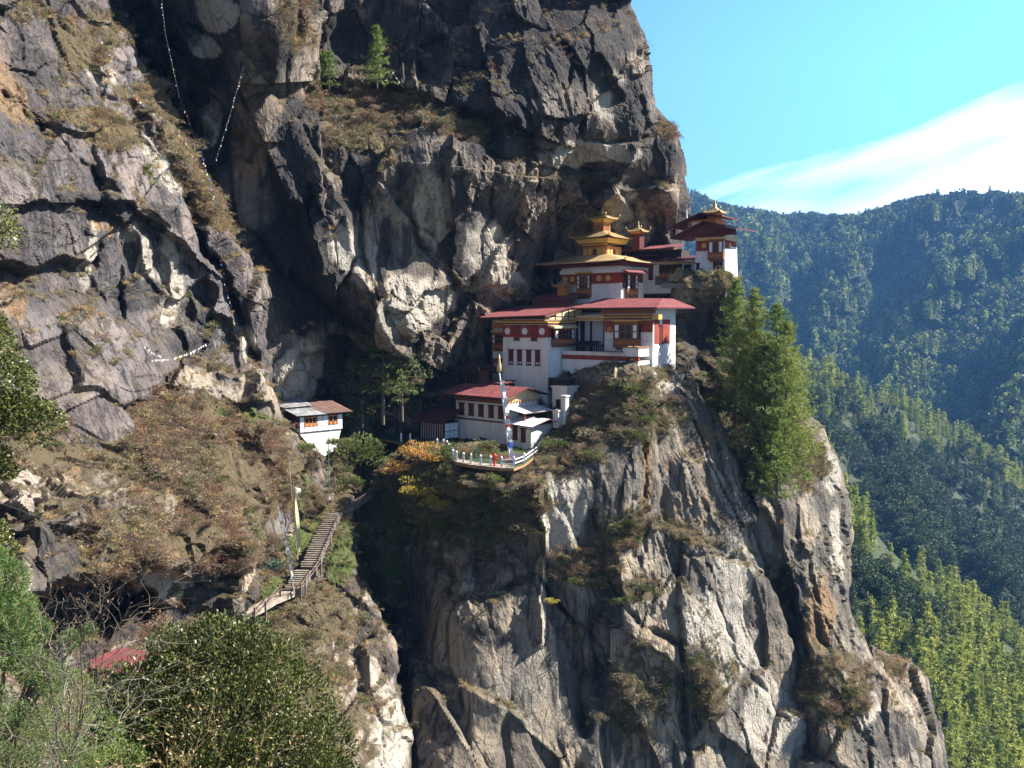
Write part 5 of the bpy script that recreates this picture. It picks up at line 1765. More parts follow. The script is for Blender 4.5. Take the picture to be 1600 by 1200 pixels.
def handrail(px, label):
    ps = [at(*p) for p in px]
    e = root('handrail', ps[0], 0, label, 'handrail')
    for p in ps:
        b = MB()
        q = p - ps[0]
        b.box(q.x - .09, q.x + .09, q.y - .09, q.y + .09, q.z - .9, q.z + 1.0)
        b.build('post', M_WOODR, e)
    for i in range(len(ps) - 1):
        for hz in (.5, .92):
            b = MB()
            b.bar(ps[i] - ps[0] + Vector((0, 0, hz)), ps[i + 1] - ps[0] + Vector((0, 0, hz)), .06, .08)
            b.build('rail', M_WOODR, e)


handrail([(535, 812, 107.4), (526, 823, 105.4), (516, 850, 101.6), (501, 886, 97.0), (477, 918, 92.8), (470, 926, 91.4), (438, 928, 90.4), (415, 954, 87.0), (398, 964, 86)], 'reddish timber handrail down the outer side of the steps')
handrail([(537, 808, 108.4), (560, 790, 112), (585, 772, 117.5), (612, 754, 123)], 'shaded timber handrail beyond the top of the steps')


# ---------------------------------------------------------------- foliage kit
def quads(P_, size, r_, aspect=0.5, flat=0.0, dirs=None, fold=0.0):
    """a little leaf-shaped quad at each point"""
    n = len(P_)
    if dirs is None:
        a = r_.normal(size=(n, 3))
        a[:, 2] *= (1 - flat)
    else:
        a = dirs + r_.normal(size=(n, 3)) * 0.25
    a /= np.linalg.norm(a, axis=1)[:, None] + 1e-9
    b = np.cross(a, r_.normal(size=(n, 3)) * np.array([1, 1, 1 - flat * .6]) + np.array([0, 0, flat * 1.5]))
    b /= np.linalg.norm(b, axis=1)[:, None] + 1e-9
    s = (size * (0.65 + 0.7 * r_.random(n)))[:, None]
    v = np.stack([P_ - a * s * .5, P_ + b * s * aspect * .5, P_ + a * s * .5, P_ - b * s * aspect * .5], 1).reshape(-1, 3)
    f = np.arange(4 * n).reshape(n, 4)
    return v, f


def join(parts):
    vs, fs, ms, k = [], [], [], 0
    for i, (v, f, m_) in enumerate(parts):
        vs.append(v)
        fs.append(f + k)
        ms.append(np.full(len(f), m_))
        k += len(v)
    return np.vstack(vs), np.vstack(fs), np.concatenate(ms)


def stick_np(segs, n=4):
    """segs: list of (p0,p1,r0,r1) -> verts, quad faces"""
    vs, fs = [], []
    k = 0
    ang = np.arange(n) * 2 * math.pi / n
    for p, q, r0, r1 in segs:
        p, q = np.array(p, float), np.array(q, float)
        d = q - p
        d /= np.linalg.norm(d) + 1e-9
        a = np.cross(d, [0, 0, 1.0] if abs(d[2]) < .9 else [1.0, 0, 0])
        a /= np.linalg.norm(a)
        b = np.cross(d, a)
        ring = np.cos(ang)[:, None] * a + np.sin(ang)[:, None] * b
        vs += [p + ring * r0, q + ring * r1]
        for i in range(n):
            j = (i + 1) % n
            fs.append((k + i, k + j, k + n + j, k + n + i))
        k += 2 * n
    return np.vstack(vs), np.array(fs)


def shrub_mesh(name, mats, n=260, leaf=.14, R=(1, 1, .75), seed=0, aspect=.35, twigs=14, lobes=5):
    """a lobed dome of leaves over a few twigs; unit size about 1 m radius"""
    r_ = np.random.default_rng(seed)
    pts = []
    cen = r_.normal(size=(lobes, 3)) * [.45, .45, .22] + [0, 0, .42]
    rad = .35 + .3 * r_.random(lobes)
    for _ in range(n):
        k = r_.integers(lobes)
        d = r_.normal(size=3)
        d /= np.linalg.norm(d)
        d[2] = abs(d[2]) * .9 - .15
        pts.append(cen[k] + d * rad[k] * (0.55 + .5 * r_.random() ** .5))
    P_ = np.array(pts) * R
    v, f = quads(P_, leaf, r_, aspect, dirs=P_ * [1, 1, .6] + [0, 0, .25])
    segs = []
    for i in range(twigs):
        q = P_[r_.integers(len(P_))]
        m_ = q * .5 + r_.normal(size=3) * .06
        segs += [((0, 0, -.15), m_, .022, .014), (m_, q * 1.08, .014, .005)]
    tv, tf = stick_np(segs, 3)
    V, Fc, mi = join([(v, f, 0), (tv, tf, 1)])
    return np_mesh(name, V, Fc, mats, mat_idx=mi)


def tuft_mesh(name, mats, n=60, seed=0, h=.6, spread=.5):
    r_ = np.random.default_rng(seed)
    base = r_.normal(size=(n, 3)) * [.18, .18, 0]
    d = r_.normal(size=(n, 3)) * [spread, spread, .15] + [0, 0, .8]
    d /= np.linalg.norm(d, axis=1)[:, None]
    L_ = h * (.5 + .8 * r_.random(n))[:, None]
    tip = base + d * L_ + np.stack([d[:, 0], d[:, 1], -np.abs(d[:, 0]) - np.abs(d[:, 1])], 1) * L_ * .25
    mid = base + d * L_ * .6
    s = np.cross(d, r_.normal(size=(n, 3)))
    s /= np.linalg.norm(s, axis=1)[:, None]
    w = .022
    v = np.stack([base, mid - s * w, tip, mid + s * w], 1).reshape(-1, 3)
    return np_mesh(name, v, np.arange(4 * n).reshape(n, 4), mats)


def conifer_np(H, R, whorls, per, seed, tuft=.55, tufts=5, q=6, droop=.25, base=.12, power=.8, curl=.3, aspect=.22, gap=.15):
    """crown (verts, faces) and trunk segments of a conifer with layered limbs"""
    r_ = np.random.default_rng(seed)
    pts, dirs, segs = [], [], []
    lean = r_.normal(size=2) * .02
    for w in range(whorls):
        t = base + (1 - base) * (w + r_.random() * .6) / whorls
        z = H * t
        rr = R * (1 - t) ** power * (.75 + .5 * r_.random()) + .12
        if r_.random() < gap * .4:
            continue
        a0 = r_.random() * 6.28
        for b in range(per):
            if r_.random() < gap:
                continue
            an = a0 + b * 6.283 / per + r_.normal() * .25
            L_ = rr * (.6 + .5 * r_.random())
            p0 = np.array([lean[0] * z, lean[1] * z, z])
            dv = np.array([math.cos(an), math.sin(an), -droop * (1 - t) + .1])
            segs.append((p0, p0 + dv * L_ * .9 + np.array([0, 0, curl * L_ * .15]), .035 + .02 * (1 - t) * R * .2, .01))
            for k in range(tufts):
                s = (k + .6 + r_.random() * .6) / tufts
                c = p0 + dv * L_ * s + np.array([0, 0, curl * L_ * s * s * .35])
                side = np.array([-math.sin(an), math.cos(an), 0]) * r_.normal() * L_ * .22 * (1 - abs(s - .6))
                c = c + side
                for j in range(q):
                    pts.append(c + r_.normal(size=3) * tuft * .28)
                    dirs.append(dv * .6 + r_.normal(size=3) * [.6, .6, .4] + [0, 0, .5])
    P_, D = np.array(pts), np.array(dirs)
    v, f = quads(P_, tuft, r_, aspect, dirs=D)
    segs.append(((0, 0, -.8), (lean[0] * H * .5, lean[1] * H * .5, H * .5), H * .013 + .05, H * .008 + .03))
    segs.append(((lean[0] * H * .5, lean[1] * H * .5, H * .5), (lean[0] * H, lean[1] * H, H), H * .008 + .03, .02))
    tv, tf = stick_np(segs, 5)
    return (v, f), (tv, tf)


def crownball_np(H, R, n, seed, leaf=.6, lobes=7, aspect=.6):
    r_ = np.random.default_rng(seed)
    cen = r_.normal(size=(lobes, 3)) * [R * .45, R * .45, H * .16] + [0, 0, H * .62]
    rad = R * (.4 + .3 * r_.random(lobes))
    k = r_.integers(lobes, size=n)
    d = r_.normal(size=(n, 3))
    d /= np.linalg.norm(d, axis=1)[:, None]
    d[:, 2] = np.where(d[:, 2] < -.3, -d[:, 2], d[:, 2])
    P_ = cen[k] + d * rad[k][:, None] * (.6 + .45 * r_.random(n) ** .6)[:, None] * [1, 1, .85]
    v, f = quads(P_, leaf, r_, aspect, dirs=d + r_.normal(size=(n, 3)) * .6)
    segs = [((0, 0, -.6), (0, 0, H * .5), H * .03, H * .018)] + [((0, 0, H * .35), tuple(c), H * .014, .02) for c in cen]
    tv, tf = stick_np(segs, 5)
    return (v, f), (tv, tf)


M_BARK = plain('bark', (0.16, 0.12, 0.09), (0.08, 0.06, 0.045), 3.0, 0.9)
M_TWIG = plain('grey_twig', (0.17, 0.14, 0.11), (0.09, 0.07, 0.055), 4.0, 0.9)
M_TWIGD = plain('dark_twig', (0.13, 0.09, 0.065), (0.08, 0.055, 0.04), 4.0, 0.9)
M_PINE = leafmat('pine_needles', (0.08, 0.13, 0.03), (0.20, 0.27, 0.06), (0.38, 0.42, 0.10), .3)
M_PINEY = leafmat('yellow_pine_needles', (0.14, 0.18, 0.035), (0.32, 0.35, 0.07), (0.52, 0.50, 0.13), .3)
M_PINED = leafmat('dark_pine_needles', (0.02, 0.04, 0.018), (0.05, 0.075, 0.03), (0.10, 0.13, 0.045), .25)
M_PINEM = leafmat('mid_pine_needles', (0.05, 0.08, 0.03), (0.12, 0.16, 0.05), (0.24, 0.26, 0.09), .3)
M_OAK = leafmat('dark_oak_leaf', (0.018, 0.032, 0.014), (0.04, 0.06, 0.022), (0.08, 0.10, 0.04), .25)
M_SCRUB = leafmat('dry_olive_scrub', (0.15, 0.13, 0.07), (0.31, 0.265, 0.15), (0.52, 0.45, 0.28), .25)
M_SCRUBB = leafmat('brown_scrub', (0.12, 0.075, 0.05), (0.28, 0.185, 0.12), (0.48, 0.35, 0.23), .25)
M_SCRUBR = leafmat('russet_scrub', (0.14, 0.07, 0.042), (0.28, 0.15, 0.09), (0.44, 0.27, 0.17), .25)
M_SCRUBG = leafmat('green_scrub', (0.05, 0.075, 0.02), (0.13, 0.16, 0.045), (0.27, 0.28, 0.09), .3)
M_STRAW = leafmat('straw_grass', (0.28, 0.18, 0.08), (0.46, 0.33, 0.16), (0.60, 0.47, 0.26), .3)
M_YLEAF = leafmat('golden_leaf', (0.36, 0.18, 0.05), (0.62, 0.38, 0.10), (0.75, 0.56, 0.22), .4)
M_YGLEAF = leafmat('yellow_green_leaf', (0.30, 0.22, 0.03), (0.52, 0.44, 0.07), (0.62, 0.56, 0.16), .4)
M_RHODO = leafmat('leathery_leaf', (0.030, 0.042, 0.012), (0.10, 0.115, 0.028), (0.30, 0.27, 0.085), .15, .38)
M_BLUEG = leafmat('blue_green_leaf', (0.05, 0.08, 0.06), (0.10, 0.15, 0.11), (0.17, 0.23, 0.17), .2)
M_LICHEN = plain('lichen_twig', (0.26, 0.25, 0.18), (0.12, 0.11, 0.08), 5.0, 0.9)
M_DRYLEAF = leafmat('dry_leaf', (0.24, 0.12, 0.05), (0.42, 0.25, 0.12), (0.55, 0.38, 0.2), .35)
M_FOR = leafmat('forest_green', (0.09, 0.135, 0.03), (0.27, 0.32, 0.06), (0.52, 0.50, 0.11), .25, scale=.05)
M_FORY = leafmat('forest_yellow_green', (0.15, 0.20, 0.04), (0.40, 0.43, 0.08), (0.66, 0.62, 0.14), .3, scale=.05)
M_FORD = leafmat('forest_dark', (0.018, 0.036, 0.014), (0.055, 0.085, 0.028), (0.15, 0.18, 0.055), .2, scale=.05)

# ---------------------------------------------------------------- instanced masses (stuff)
STASH = bpy.data.collections.new('plant_kinds')


def proto_coll(name, meshes):
    c = bpy.data.collections.new(name)
    for i, me in enumerate(meshes):
        o = bpy.data.objects.new(me.name + '_kind', me)
        c.objects.link(o)
    return c


def scatter(name, coll, pts, scl, rotz, pick, tilt=None):
    me = bpy.data.meshes.new(name)
    n = len(pts)
    me.vertices.add(n)
    me.vertices.foreach_set('co', np.asarray(pts, np.float32).ravel())
    a = me.attributes.new('siz', 'FLOAT', 'POINT')
    a.data.foreach_set('value', np.asarray(scl, np.float32))
    a = me.attributes.new('pick', 'INT', 'POINT')
    a.data.foreach_set('value', np.asarray(pick, np.int32))
    a = me.attributes.new('rot', 'FLOAT_VECTOR', 'POINT')
    rr = np.zeros((n, 3), np.float32)
    if tilt is not None:
        rr[:, :2] = tilt
    rr[:, 2] = rotz
    a.data.foreach_set('vector', rr.ravel())
    me.update()
    o = link(name, me)
    ng = bpy.data.node_groups.new(name + '_growth', 'GeometryNodeTree')
    ng.interface.new_socket('Geometry', in_out='INPUT', socket_type='NodeSocketGeometry')
    ng.interface.new_socket('Geometry', in_out='OUTPUT', socket_type='NodeSocketGeometry')
    N, L_ = ng.nodes, ng.links
    gi, go = N.new('NodeGroupInput'), N.new('NodeGroupOutput')
    iop = N.new('GeometryNodeInstanceOnPoints')
    ci = N.new('GeometryNodeCollectionInfo')
    ci.inputs['Collection'].default_value = coll
    ci.inputs['Separate Children'].default_value = True
    ci.inputs['Reset Children'].default_value = True

    def att(nm, typ):
        x = N.new('GeometryNodeInputNamedAttribute')
        x.data_type = typ
        x.inputs['Name'].default_value = nm
        return x.outputs['Attribute']
    L_.new(gi.outputs[0], iop.inputs['Points'])
    L_.new(ci.outputs[0], iop.inputs['Instance'])
    iop.inputs['Pick Instance'].default_value = True
    L_.new(att('pick', 'INT'), iop.inputs['Instance Index'])
    L_.new(att('rot', 'FLOAT_VECTOR'), iop.inputs['Rotation'])
    cmb = N.new('ShaderNodeCombineXYZ')
    sz = att('siz', 'FLOAT')
    for i in range(3):
        L_.new(sz, cmb.inputs[i])
    L_.new(cmb.outputs[0], iop.inputs['Scale'])
    L_.new(iop.outputs[0], go.inputs[0])
    md = o.modifiers.new('growth', 'NODES')
    md.node_group = ng
    tag(o, kind='stuff')
    return o


scrub_meshes = [shrub_mesh('a_olive', [M_SCRUB, M_TWIG], 230, .17, seed=1), shrub_mesh('b_olive', [M_SCRUB, M_TWIG], 200, .15, seed=2), shrub_mesh('c_brown', [M_SCRUBB, M_TWIG], 230, .16, seed=3),
                shrub_mesh('d_brown', [M_SCRUBB, M_TWIG], 170, .13, seed=4, twigs=30), shrub_mesh('e_russet', [M_SCRUBR, M_TWIG], 220, .15, seed=5), shrub_mesh('f_green', [M_SCRUBG, M_TWIGD], 240, .16, seed=6, aspect=.5),
                tuft_mesh('g_straw', [M_STRAW], 70, 7), tuft_mesh('h_straw', [M_STRAW], 50, 8, .8, .8)]
scrub_coll = proto_coll('scrub_kinds', scrub_meshes)

rs = np.random.default_rng(5)


def scrub_on(massname, n, seed, probs, size=(.5, 1.1), wf=None, gw=0.6):
    wf0 = wf or (lambda u, v, nn, mk: mk['veg'] * 1.0 + mk['green'] * gw + np.clip(nn[:, 2] - .45, 0, 1) * .5)
    wf = lambda u, v, nn, mk: wf0(u, v, nn, mk) * (1 - ((u > 640) & (u < 852) & (v < 714) & (v > 560) & (massname == 'rock_buttress')) * 1.0)
    P_, nn = surf_samples(massname, n, wf, seed, patchy=True)
    r_ = np.random.default_rng(seed + 1)
    k = len(P_)
    sc = size[0] + (size[1] - size[0]) * r_.random(k) ** 1.7
    pk = r_.choice(len(scrub_meshes), size=k, p=np.array(probs) / sum(probs))
    big = fbm(P_ / 7.0, 2, seed + 4)
    # neighbours tend to be of one kind
    pk = np.where((big > .22) & (massname in ('hillside', 'path_slope', 'cliff_face')), np.where(r_.random(k) < .35, 4, pk), pk)
    pk = np.where(big < -.28, np.where(r_.random(k) < .6, 0, pk), pk)
    tl = r_.normal(size=(k, 2)) * .2 + nn[:, [1, 0]] * [-.45, .45]
    sc = np.where(pk >= 6, sc * 1.0 + .15, sc)
    return P_, sc, r_.random(k) * 6.28, pk, tl


def put_scrub(name, *sets):
    arr = [np.concatenate(x) for x in zip(*sets)]
    return scatter(name, scrub_coll, *arr)


put_scrub('hillside_scrub',
          scrub_on('hillside', 6600, 21, [4, 3.5, 7, 6, 2.6, .8, 3, 3], (.35, 1.05)),
          scrub_on('path_slope', 4200, 22, [5, 4, 4, 3, 1.5, 2.5, 3, 3], (.3, .8)))
put_scrub('cliff_scrub',
          scrub_on('cliff_face', 3000, 23, [4, 3, 4, 4, 2, 1, 3, 3], (.4, 1.2)),
          scrub_on('cliff_wall', 2600, 24, [5, 4, 4, 2, 1.5, 1, 5, 4], (.35, .95)))
put_scrub('buttress_scrub',
          scrub_on('rock_buttress', 5600, 25, [8, 6, 2.5, 2, .5, 4.0, 2.5, 2.5], (.35, 1.0)),
          scrub_on('rock_pillar', 2300, 26, [6, 5, 2.5, 2, .7, 3.5, 3, 3], (.4, 1.1)),
          scrub_on('rock_outcrop', 200, 27, [4, 4, 4, 3, 2, 2.5, 3, 3], (.4, 1.0)))


def gully_w(u, v, nn, mk):
    return .3 + mk['veg'] + mk['green']


put_scrub('gully_undergrowth', scrub_on('gully', 3400, 28, [1, 1, 1, 1, .4, 9, .5, .5], (.6, 1.7), gully_w),
          scrub_on('rock_buttress', 1500, 29, [1, 1, 1, 1, .4, 9, .5, .5], (.5, 1.4), lambda u, v, nn, mk: ((u < 800) & (v > 715) & (v < 900)) * 1.0 * (np.clip((900 - v) / 120, 0, 1)) * np.clip((810 - u) / 60, 0, 1)))
# grass on the lawn edge and terrace
# ---------------------------------------------------------------- single shrubs and bushes
def bush_obj(name, mesh, loc, s, rz, label, cat='shrub', group=None, sz=None):
    o = link(name, mesh)
    o.location = loc
    o.rotation_euler = (rnd.uniform(-.1, .1), rnd.uniform(-.1, .1), rz)
    o.scale = (s, s, s * (sz or 1))
    tag(o, label, cat, group)
    return o


bigs = [shrub_mesh('shrub', [M_SCRUB, M_TWIG], 900, .11, seed=31, lobes=9, twigs=40), shrub_mesh('shrub', [M_SCRUBG, M_TWIGD], 900, .11, seed=32, lobes=9, twigs=30, aspect=.5), shrub_mesh('shrub', [M_SCRUBB, M_TWIG], 800, .10, seed=33, lobes=9, twigs=60), shrub_mesh('shrub', [M_SCRUBR, M_TWIG], 700, .11, seed=34, lobes=8, twigs=50)]


def bush_field(massname, n, seed, label, group, box, size=(1.3, 2.3), kinds=(0, 1, 2), wts=None):
    P_, nn = surf_samples(massname, n, lambda u, v, q_, mk: ((u > box[0]) & (u < box[2]) & (v > box[1]) & (v < box[3])) * (mk['veg'] ** 2 + .02 * mk['green']), seed)
    r_ = np.random.default_rng(seed)
    for p in P_:
        k = int(r_.choice(kinds, p=wts))
        bush_obj('shrub', bigs[k], Vector(p.tolist()) + Vector((0, -.2, -.2)), float(r_.uniform(*size)), float(r_.uniform(0, 6.28)), label, 'shrub', group, .85)


bush_field('rock_buttress', 26, 41, 'olive or brown bush on the crest of the buttress just under the white terrace walls', 'bushes on the crest of the buttress', (850, 590, 1090, 740), (1.0, 2.1), (0, 1, 2), [.5, .3, .2])
bush_field('rock_buttress', 22, 42, 'dry bush clinging to the middle of the sunlit buttress face', 'bushes on the face of the buttress', (850, 760, 1190, 1000), (.9, 1.7))
bush_field('rock_buttress', 20, 43, 'dry bush growing low on the buttress near the bottom of the photo', 'bushes low on the buttress', (880, 1000, 1200, 1200), (.9, 1.8))
bush_field('rock_buttress', 24, 44, 'russet and green bush on the bank below the white fence', 'bushes on the bank below the fence', (700, 725, 860, 880), (1.2, 2.2), (0, 1, 2), [.35, .35, .3])
bush_field('rock_pillar', 14, 45, 'brown bush at the foot of the right hand rock pillar', 'bushes at the foot of the rock pillar', (1250, 1020, 1360, 1180), (1.2, 2.2), (0, 2, 1), [.3, .5, .2])
bush_field('rock_pillar', 18, 46, 'bush under the tall pines on the right hand ledge', 'bushes under the tall pines', (1090, 610, 1290, 800), (1.0, 2.0), (0, 1, 2), [.35, .4, .25])
bush_field('cliff_face', 26, 47, 'brown leafless bush on the long ledge high on the cliff', 'bushes on the high ledge', (480, 120, 800, 260), (1.2, 2.2), (0, 2, 1), [.35, .5, .15])
bush_field('hillside', 75, 48, 'dry brown bush on the rocky mound left of the steps', 'bushes on the rocky mound', (40, 520, 480, 900), (.8, 1.7), (0, 2, 3, 1), [.3, .4, .25, .05])
bush_field('cliff_wall', 16, 49, 'olive bush on the sloping ledges of the near left wall', 'bushes on the left wall', (90, 60, 380, 380), (1.0, 1.8), (0, 2, 1), [.6, .25, .15])
bush_field('path_slope', 22, 50, 'dry bush on the slope under the steps', 'bushes on the slope under the steps', (380, 900, 620, 1180), (.7, 1.5), (0, 2, 1), [.45, .3, .25])

gold = shrub_mesh('golden_shrub', [M_YLEAF, M_TWIG], 1500, .13, seed=51, lobes=14, twigs=90, aspect=.4)
ygr = shrub_mesh('yellow_shrub', [M_YGLEAF, M_TWIG], 1300, .13, seed=52, lobes=12, twigs=90, aspect=.4)
bare = shrub_mesh('bare_shrub', [M_SCRUBB, M_TWIG], 300, .10, seed=53, lobes=10, twigs=260, aspect=.3)
bush_obj('golden_shrub', gold, at(662, 722, 110.2), 2.8, .4, 'golden orange shrub catching the sun at the fence corner, upper of the bright shrubs')
bush_obj('golden_shrub', gold, at(620, 740, 111), 2.0, 2.4, 'smaller golden shrub at the left end of the bright autumn shrubs')
bush_obj('yellow_shrub', ygr, at(645, 776, 107.5), 2.4, 1.2, 'yellow green shrub in the middle of the bright autumn shrubs')
bush_obj('yellow_shrub', ygr, at(682, 796, 106), 1.8, 3.0, 'small yellow shrub lowest and farthest right of the bright shrubs')
bush_obj('bare_shrub', bare, at(655, 752, 112.5), 2.6, 3.0, 'twiggy half bare shrub between the golden and yellow shrubs')
blg = shrub_mesh('blue_green_shrub', [M_BLUEG, M_TWIGD], 1400, .12, seed=54, lobes=8, twigs=20, aspect=.5)
bush_obj('blue_green_shrub', blg, at(434, 892, 91), 1.6, .3, 'round blue green shrub left of the leaning pole by the steps')
lf = shrub_mesh('leafy_bush', [M_SCRUBG, M_TWIGD], 1500, .13, seed=55, lobes=12, twigs=30, aspect=.5)
bush_obj('leafy_bush', lf, at(548, 720, 115), 3.4, .3, 'dark green leafy bush below the cliff house where the shadow begins', sz=1.1)
bush_obj('leafy_bush', lf, at(470, 706, 106), 1.3, 1.0, 'dark green bush against the left corner of the cliff house base')
bush_obj('leafy_bush', lf, at(536, 700, 107.5), 1.5, 4.0, 'leafy bush covering the right corner of the cliff house base')
bush_obj('leafy_bush', lf, at(868, 705, 112), 2.0, 1.3, 'bright green bush beside the right end of the white fence')
bush_obj('leafy_bush', lf, at(815, 712, 116), 1.3, 2.3, 'small green bush inside the fence in front of the annex')
bush_obj('leafy_bush', lf, at(845, 836, 103), 1.0, 2.3, 'lone green bush on the pale rock face under the fence')
bush_obj('leafy_bush', ygr, at(860, 944, 101), .75, 2.3, 'single yellow green tuft on the pale buttress face')
redf = leafmat('dark_red_flower', (0.16, 0.01, 0.02), (0.30, 0.02, 0.05), None, .3)
purf = leafmat('purple_flower', (0.10, 0.03, 0.22), (0.22, 0.08, 0.40), None, .3)
bush_obj('flowering_bush', shrub_mesh('flowering_bush', [redf, M_TWIGD], 500, .16, seed=56), on_z(787, 721, LZ - .3), .95, 0, 'dark red flowering bush left of the prayer pole foot')
bush_obj('flowering_bush', shrub_mesh('flowering_bush', [purf, M_TWIGD], 500, .16, seed=57), on_z(808, 719, LZ - .3), .85, 0, 'purple flowering bush right of the prayer pole foot')
redl = shrub_mesh('red_shrub', [M_SCRUBR, M_TWIG], 900, .12, seed=58, lobes=8, twigs=30)
bush_obj('red_shrub', redl, at(655, 600, 127), 1.5, 0, 'red leaved shrub at the right edge of the shaded pines')

for q_i, q_ in enumerate(fpts[5:14]):
    for off in (0, 1):
        bush_obj('shrub', bigs[(q_i + off) % 3], q_ + Vector((rnd.uniform(-.8, .8), -1.3 - off * .5, -1.5 - off * .9)), rnd.uniform(1.0, 1.5), rnd.uniform(0, 6), 'low bush overhanging the earth edge directly under the white fence', 'shrub', 'bushes along the edge under the fence', .8)


# ---------------------------------------------------------------- trees
def tree(name, crown, trunk, cm, tm, loc, label, cat='tree', group=None, rz=0.0, s=1.0, meshes=None):
    e = empty(name, loc, label, cat, group)
    e.rotation_euler = (0, 0, rz)
    e.scale = (s, s, s)
    if meshes is None:
        meshes = (np_mesh('crown', crown[0], crown[1], [cm]), np_mesh('trunk', trunk[0], trunk[1], [tm]))
    link('crown', meshes[0], e)
    link('trunk', meshes[1], e)
    return meshes


def pine(loc, H, R, seed, label, mat, s=1, **kw):
    c, t = conifer_np(H, R, kw.pop('whorls', int(H * 1.25)), kw.pop('per', 6), seed, **kw)
    tree('pine_tree', c, t, mat, M_BARK, loc, label)


pk = dict(tuft=.62, tufts=7, q=9, droop=.05, base=.16, curl=.7, aspect=.15, power=.62, gap=.14)
pine(at(1148, 690, 126), 24.0, 5.4, 61, 'tall pine with bare lower trunk, leftmost of the pines on the right ledge', M_PINE, **{**pk, 'base': .36})
pine(at(1178, 718, 122.5), 24.5, 5.6, 62, 'tall yellow green pine with bare trunk, second from the left on the right ledge', M_PINEY, **{**pk, 'base': .34})
pine(at(1208, 790, 118), 28.5, 6.8, 63, 'tallest dense pine in the middle of the group beside the buttress', M_PINE, **pk)
pine(at(1226, 760, 120), 23.5, 6.2, 64, 'broad sunlit yellow green pine at the right side of the pine group', M_PINEY, **pk)
pine(at(1194, 770, 121), 21.0, 6.2, 72, 'broad dark green pine filling the middle of the pine group', M_PINEM, **{**pk, 'base': .2})
pine(at(1238, 745, 122), 17.5, 5.2, 73, 'shorter pine at the outer edge of the group above the rock pillar', M_PINEY, **pk)
pine(at(1170, 700, 125), 19.0, 6.0, 74, 'wide crowned pine behind the bare trunks on the right ledge', M_PINEM, **{**pk, 'base': .25})
pine(at(1214, 782, 116), 13.0, 5.0, 65, 'short dense pine at the foot of the tall pine group', M_PINE, **{**pk, 'base': .03})
pine(at(589, 128, 121), 7.6, 2.5, 66, 'bright green young pine standing alone on the high ledge', M_PINE, tuft=.42, tufts=5, q=9, base=.04, power=.7, whorls=16)
pine(at(514, 134, 119), 5.2, 1.8, 67, 'smaller round green pine at the left end of the high ledge', M_PINE, tuft=.42, tufts=4, q=8, base=.03, power=.6, whorls=11)
pine(at(229, 296, 91), 3.0, 1.1, 68, 'small pale green conifer on the near left wall', M_PINEY, tuft=.3, tufts=4, q=8, base=.03, power=.6, whorls=9)
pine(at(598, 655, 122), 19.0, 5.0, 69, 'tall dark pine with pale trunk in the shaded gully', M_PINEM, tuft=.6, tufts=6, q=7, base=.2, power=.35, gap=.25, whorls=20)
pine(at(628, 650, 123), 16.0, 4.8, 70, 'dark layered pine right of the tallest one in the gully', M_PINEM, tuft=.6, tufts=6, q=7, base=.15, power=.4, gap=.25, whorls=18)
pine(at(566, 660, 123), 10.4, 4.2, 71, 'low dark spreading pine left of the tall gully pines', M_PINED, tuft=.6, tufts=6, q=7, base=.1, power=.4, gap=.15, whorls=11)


def leafy_tree(name, loc, H, R, n, seed, leaf, mat, label, aspect=.55, lobes=9):
    c, t = crownball_np(H, R, n, seed, leaf, lobes, aspect)
    tree(name, c, t, mat, M_BARK, loc, label)


# near trees and bushes at the left and bottom
leafy_tree('evergreen_tree', at(-54, 705, 20) + Vector((0, 0, -1.9)), 4.2, 1.75, 19000, 81, .10, M_RHODO, 'dark glossy leaved tree reaching in from the left edge', .5, 12)


def canopy(name, shape, n, leaf, mat, label, seed, base, aspect=.4, cat='bush', twig=M_BARK, flat=.3):
    """a bush built on lobes given as (px, py, depth, radius in m)"""
    r_ = np.random.default_rng(seed)
    cen = np.array([tuple(at(a, b, c)) for a, b, c, _ in shape])
    rad = np.array([q[3] for q in shape])
    w = rad ** 2
    k = r_.choice(len(shape), size=n, p=w / w.sum())
    d = r_.normal(size=(n, 3))
    d /= np.linalg.norm(d, axis=1)[:, None]
    bump = 1 + .22 * vnoise(cen[k] * 3 + d * 4.5, seed) + .16 * vnoise(cen[k] * 5 + d * 10, seed + 1)
    P_ = cen[k] + d * (rad[k] * (.70 + .33 * r_.random(n) ** .5) * bump)[:, None]
    B = np.array(tuple(base))
    v, f = quads(P_, leaf, r_, aspect, dirs=d * .8 + r_.normal(size=(n, 3)) * .5 + [0, 0, flat])
    segs = []
    for c, rr in zip(cen, rad):
        m_ = (B + c) / 2 + r_.normal(size=3) * .1
        segs += [(B, m_, .07, .045), (m_, c, .045, .025)]
        for _ in range(5):
            dd = r_.normal(size=3)
            dd /= np.linalg.norm(dd)
            segs.append((c, c + dd * rr * .9, .02, .006))
    tv, tf = stick_np(segs, 5)
    e = empty(name, B, label, cat)
    link('foliage', np_mesh('foliage', v - B, f, [mat]), e)
    link('stem', np_mesh('stem', tv - B, tf, [twig]), e)
    return e


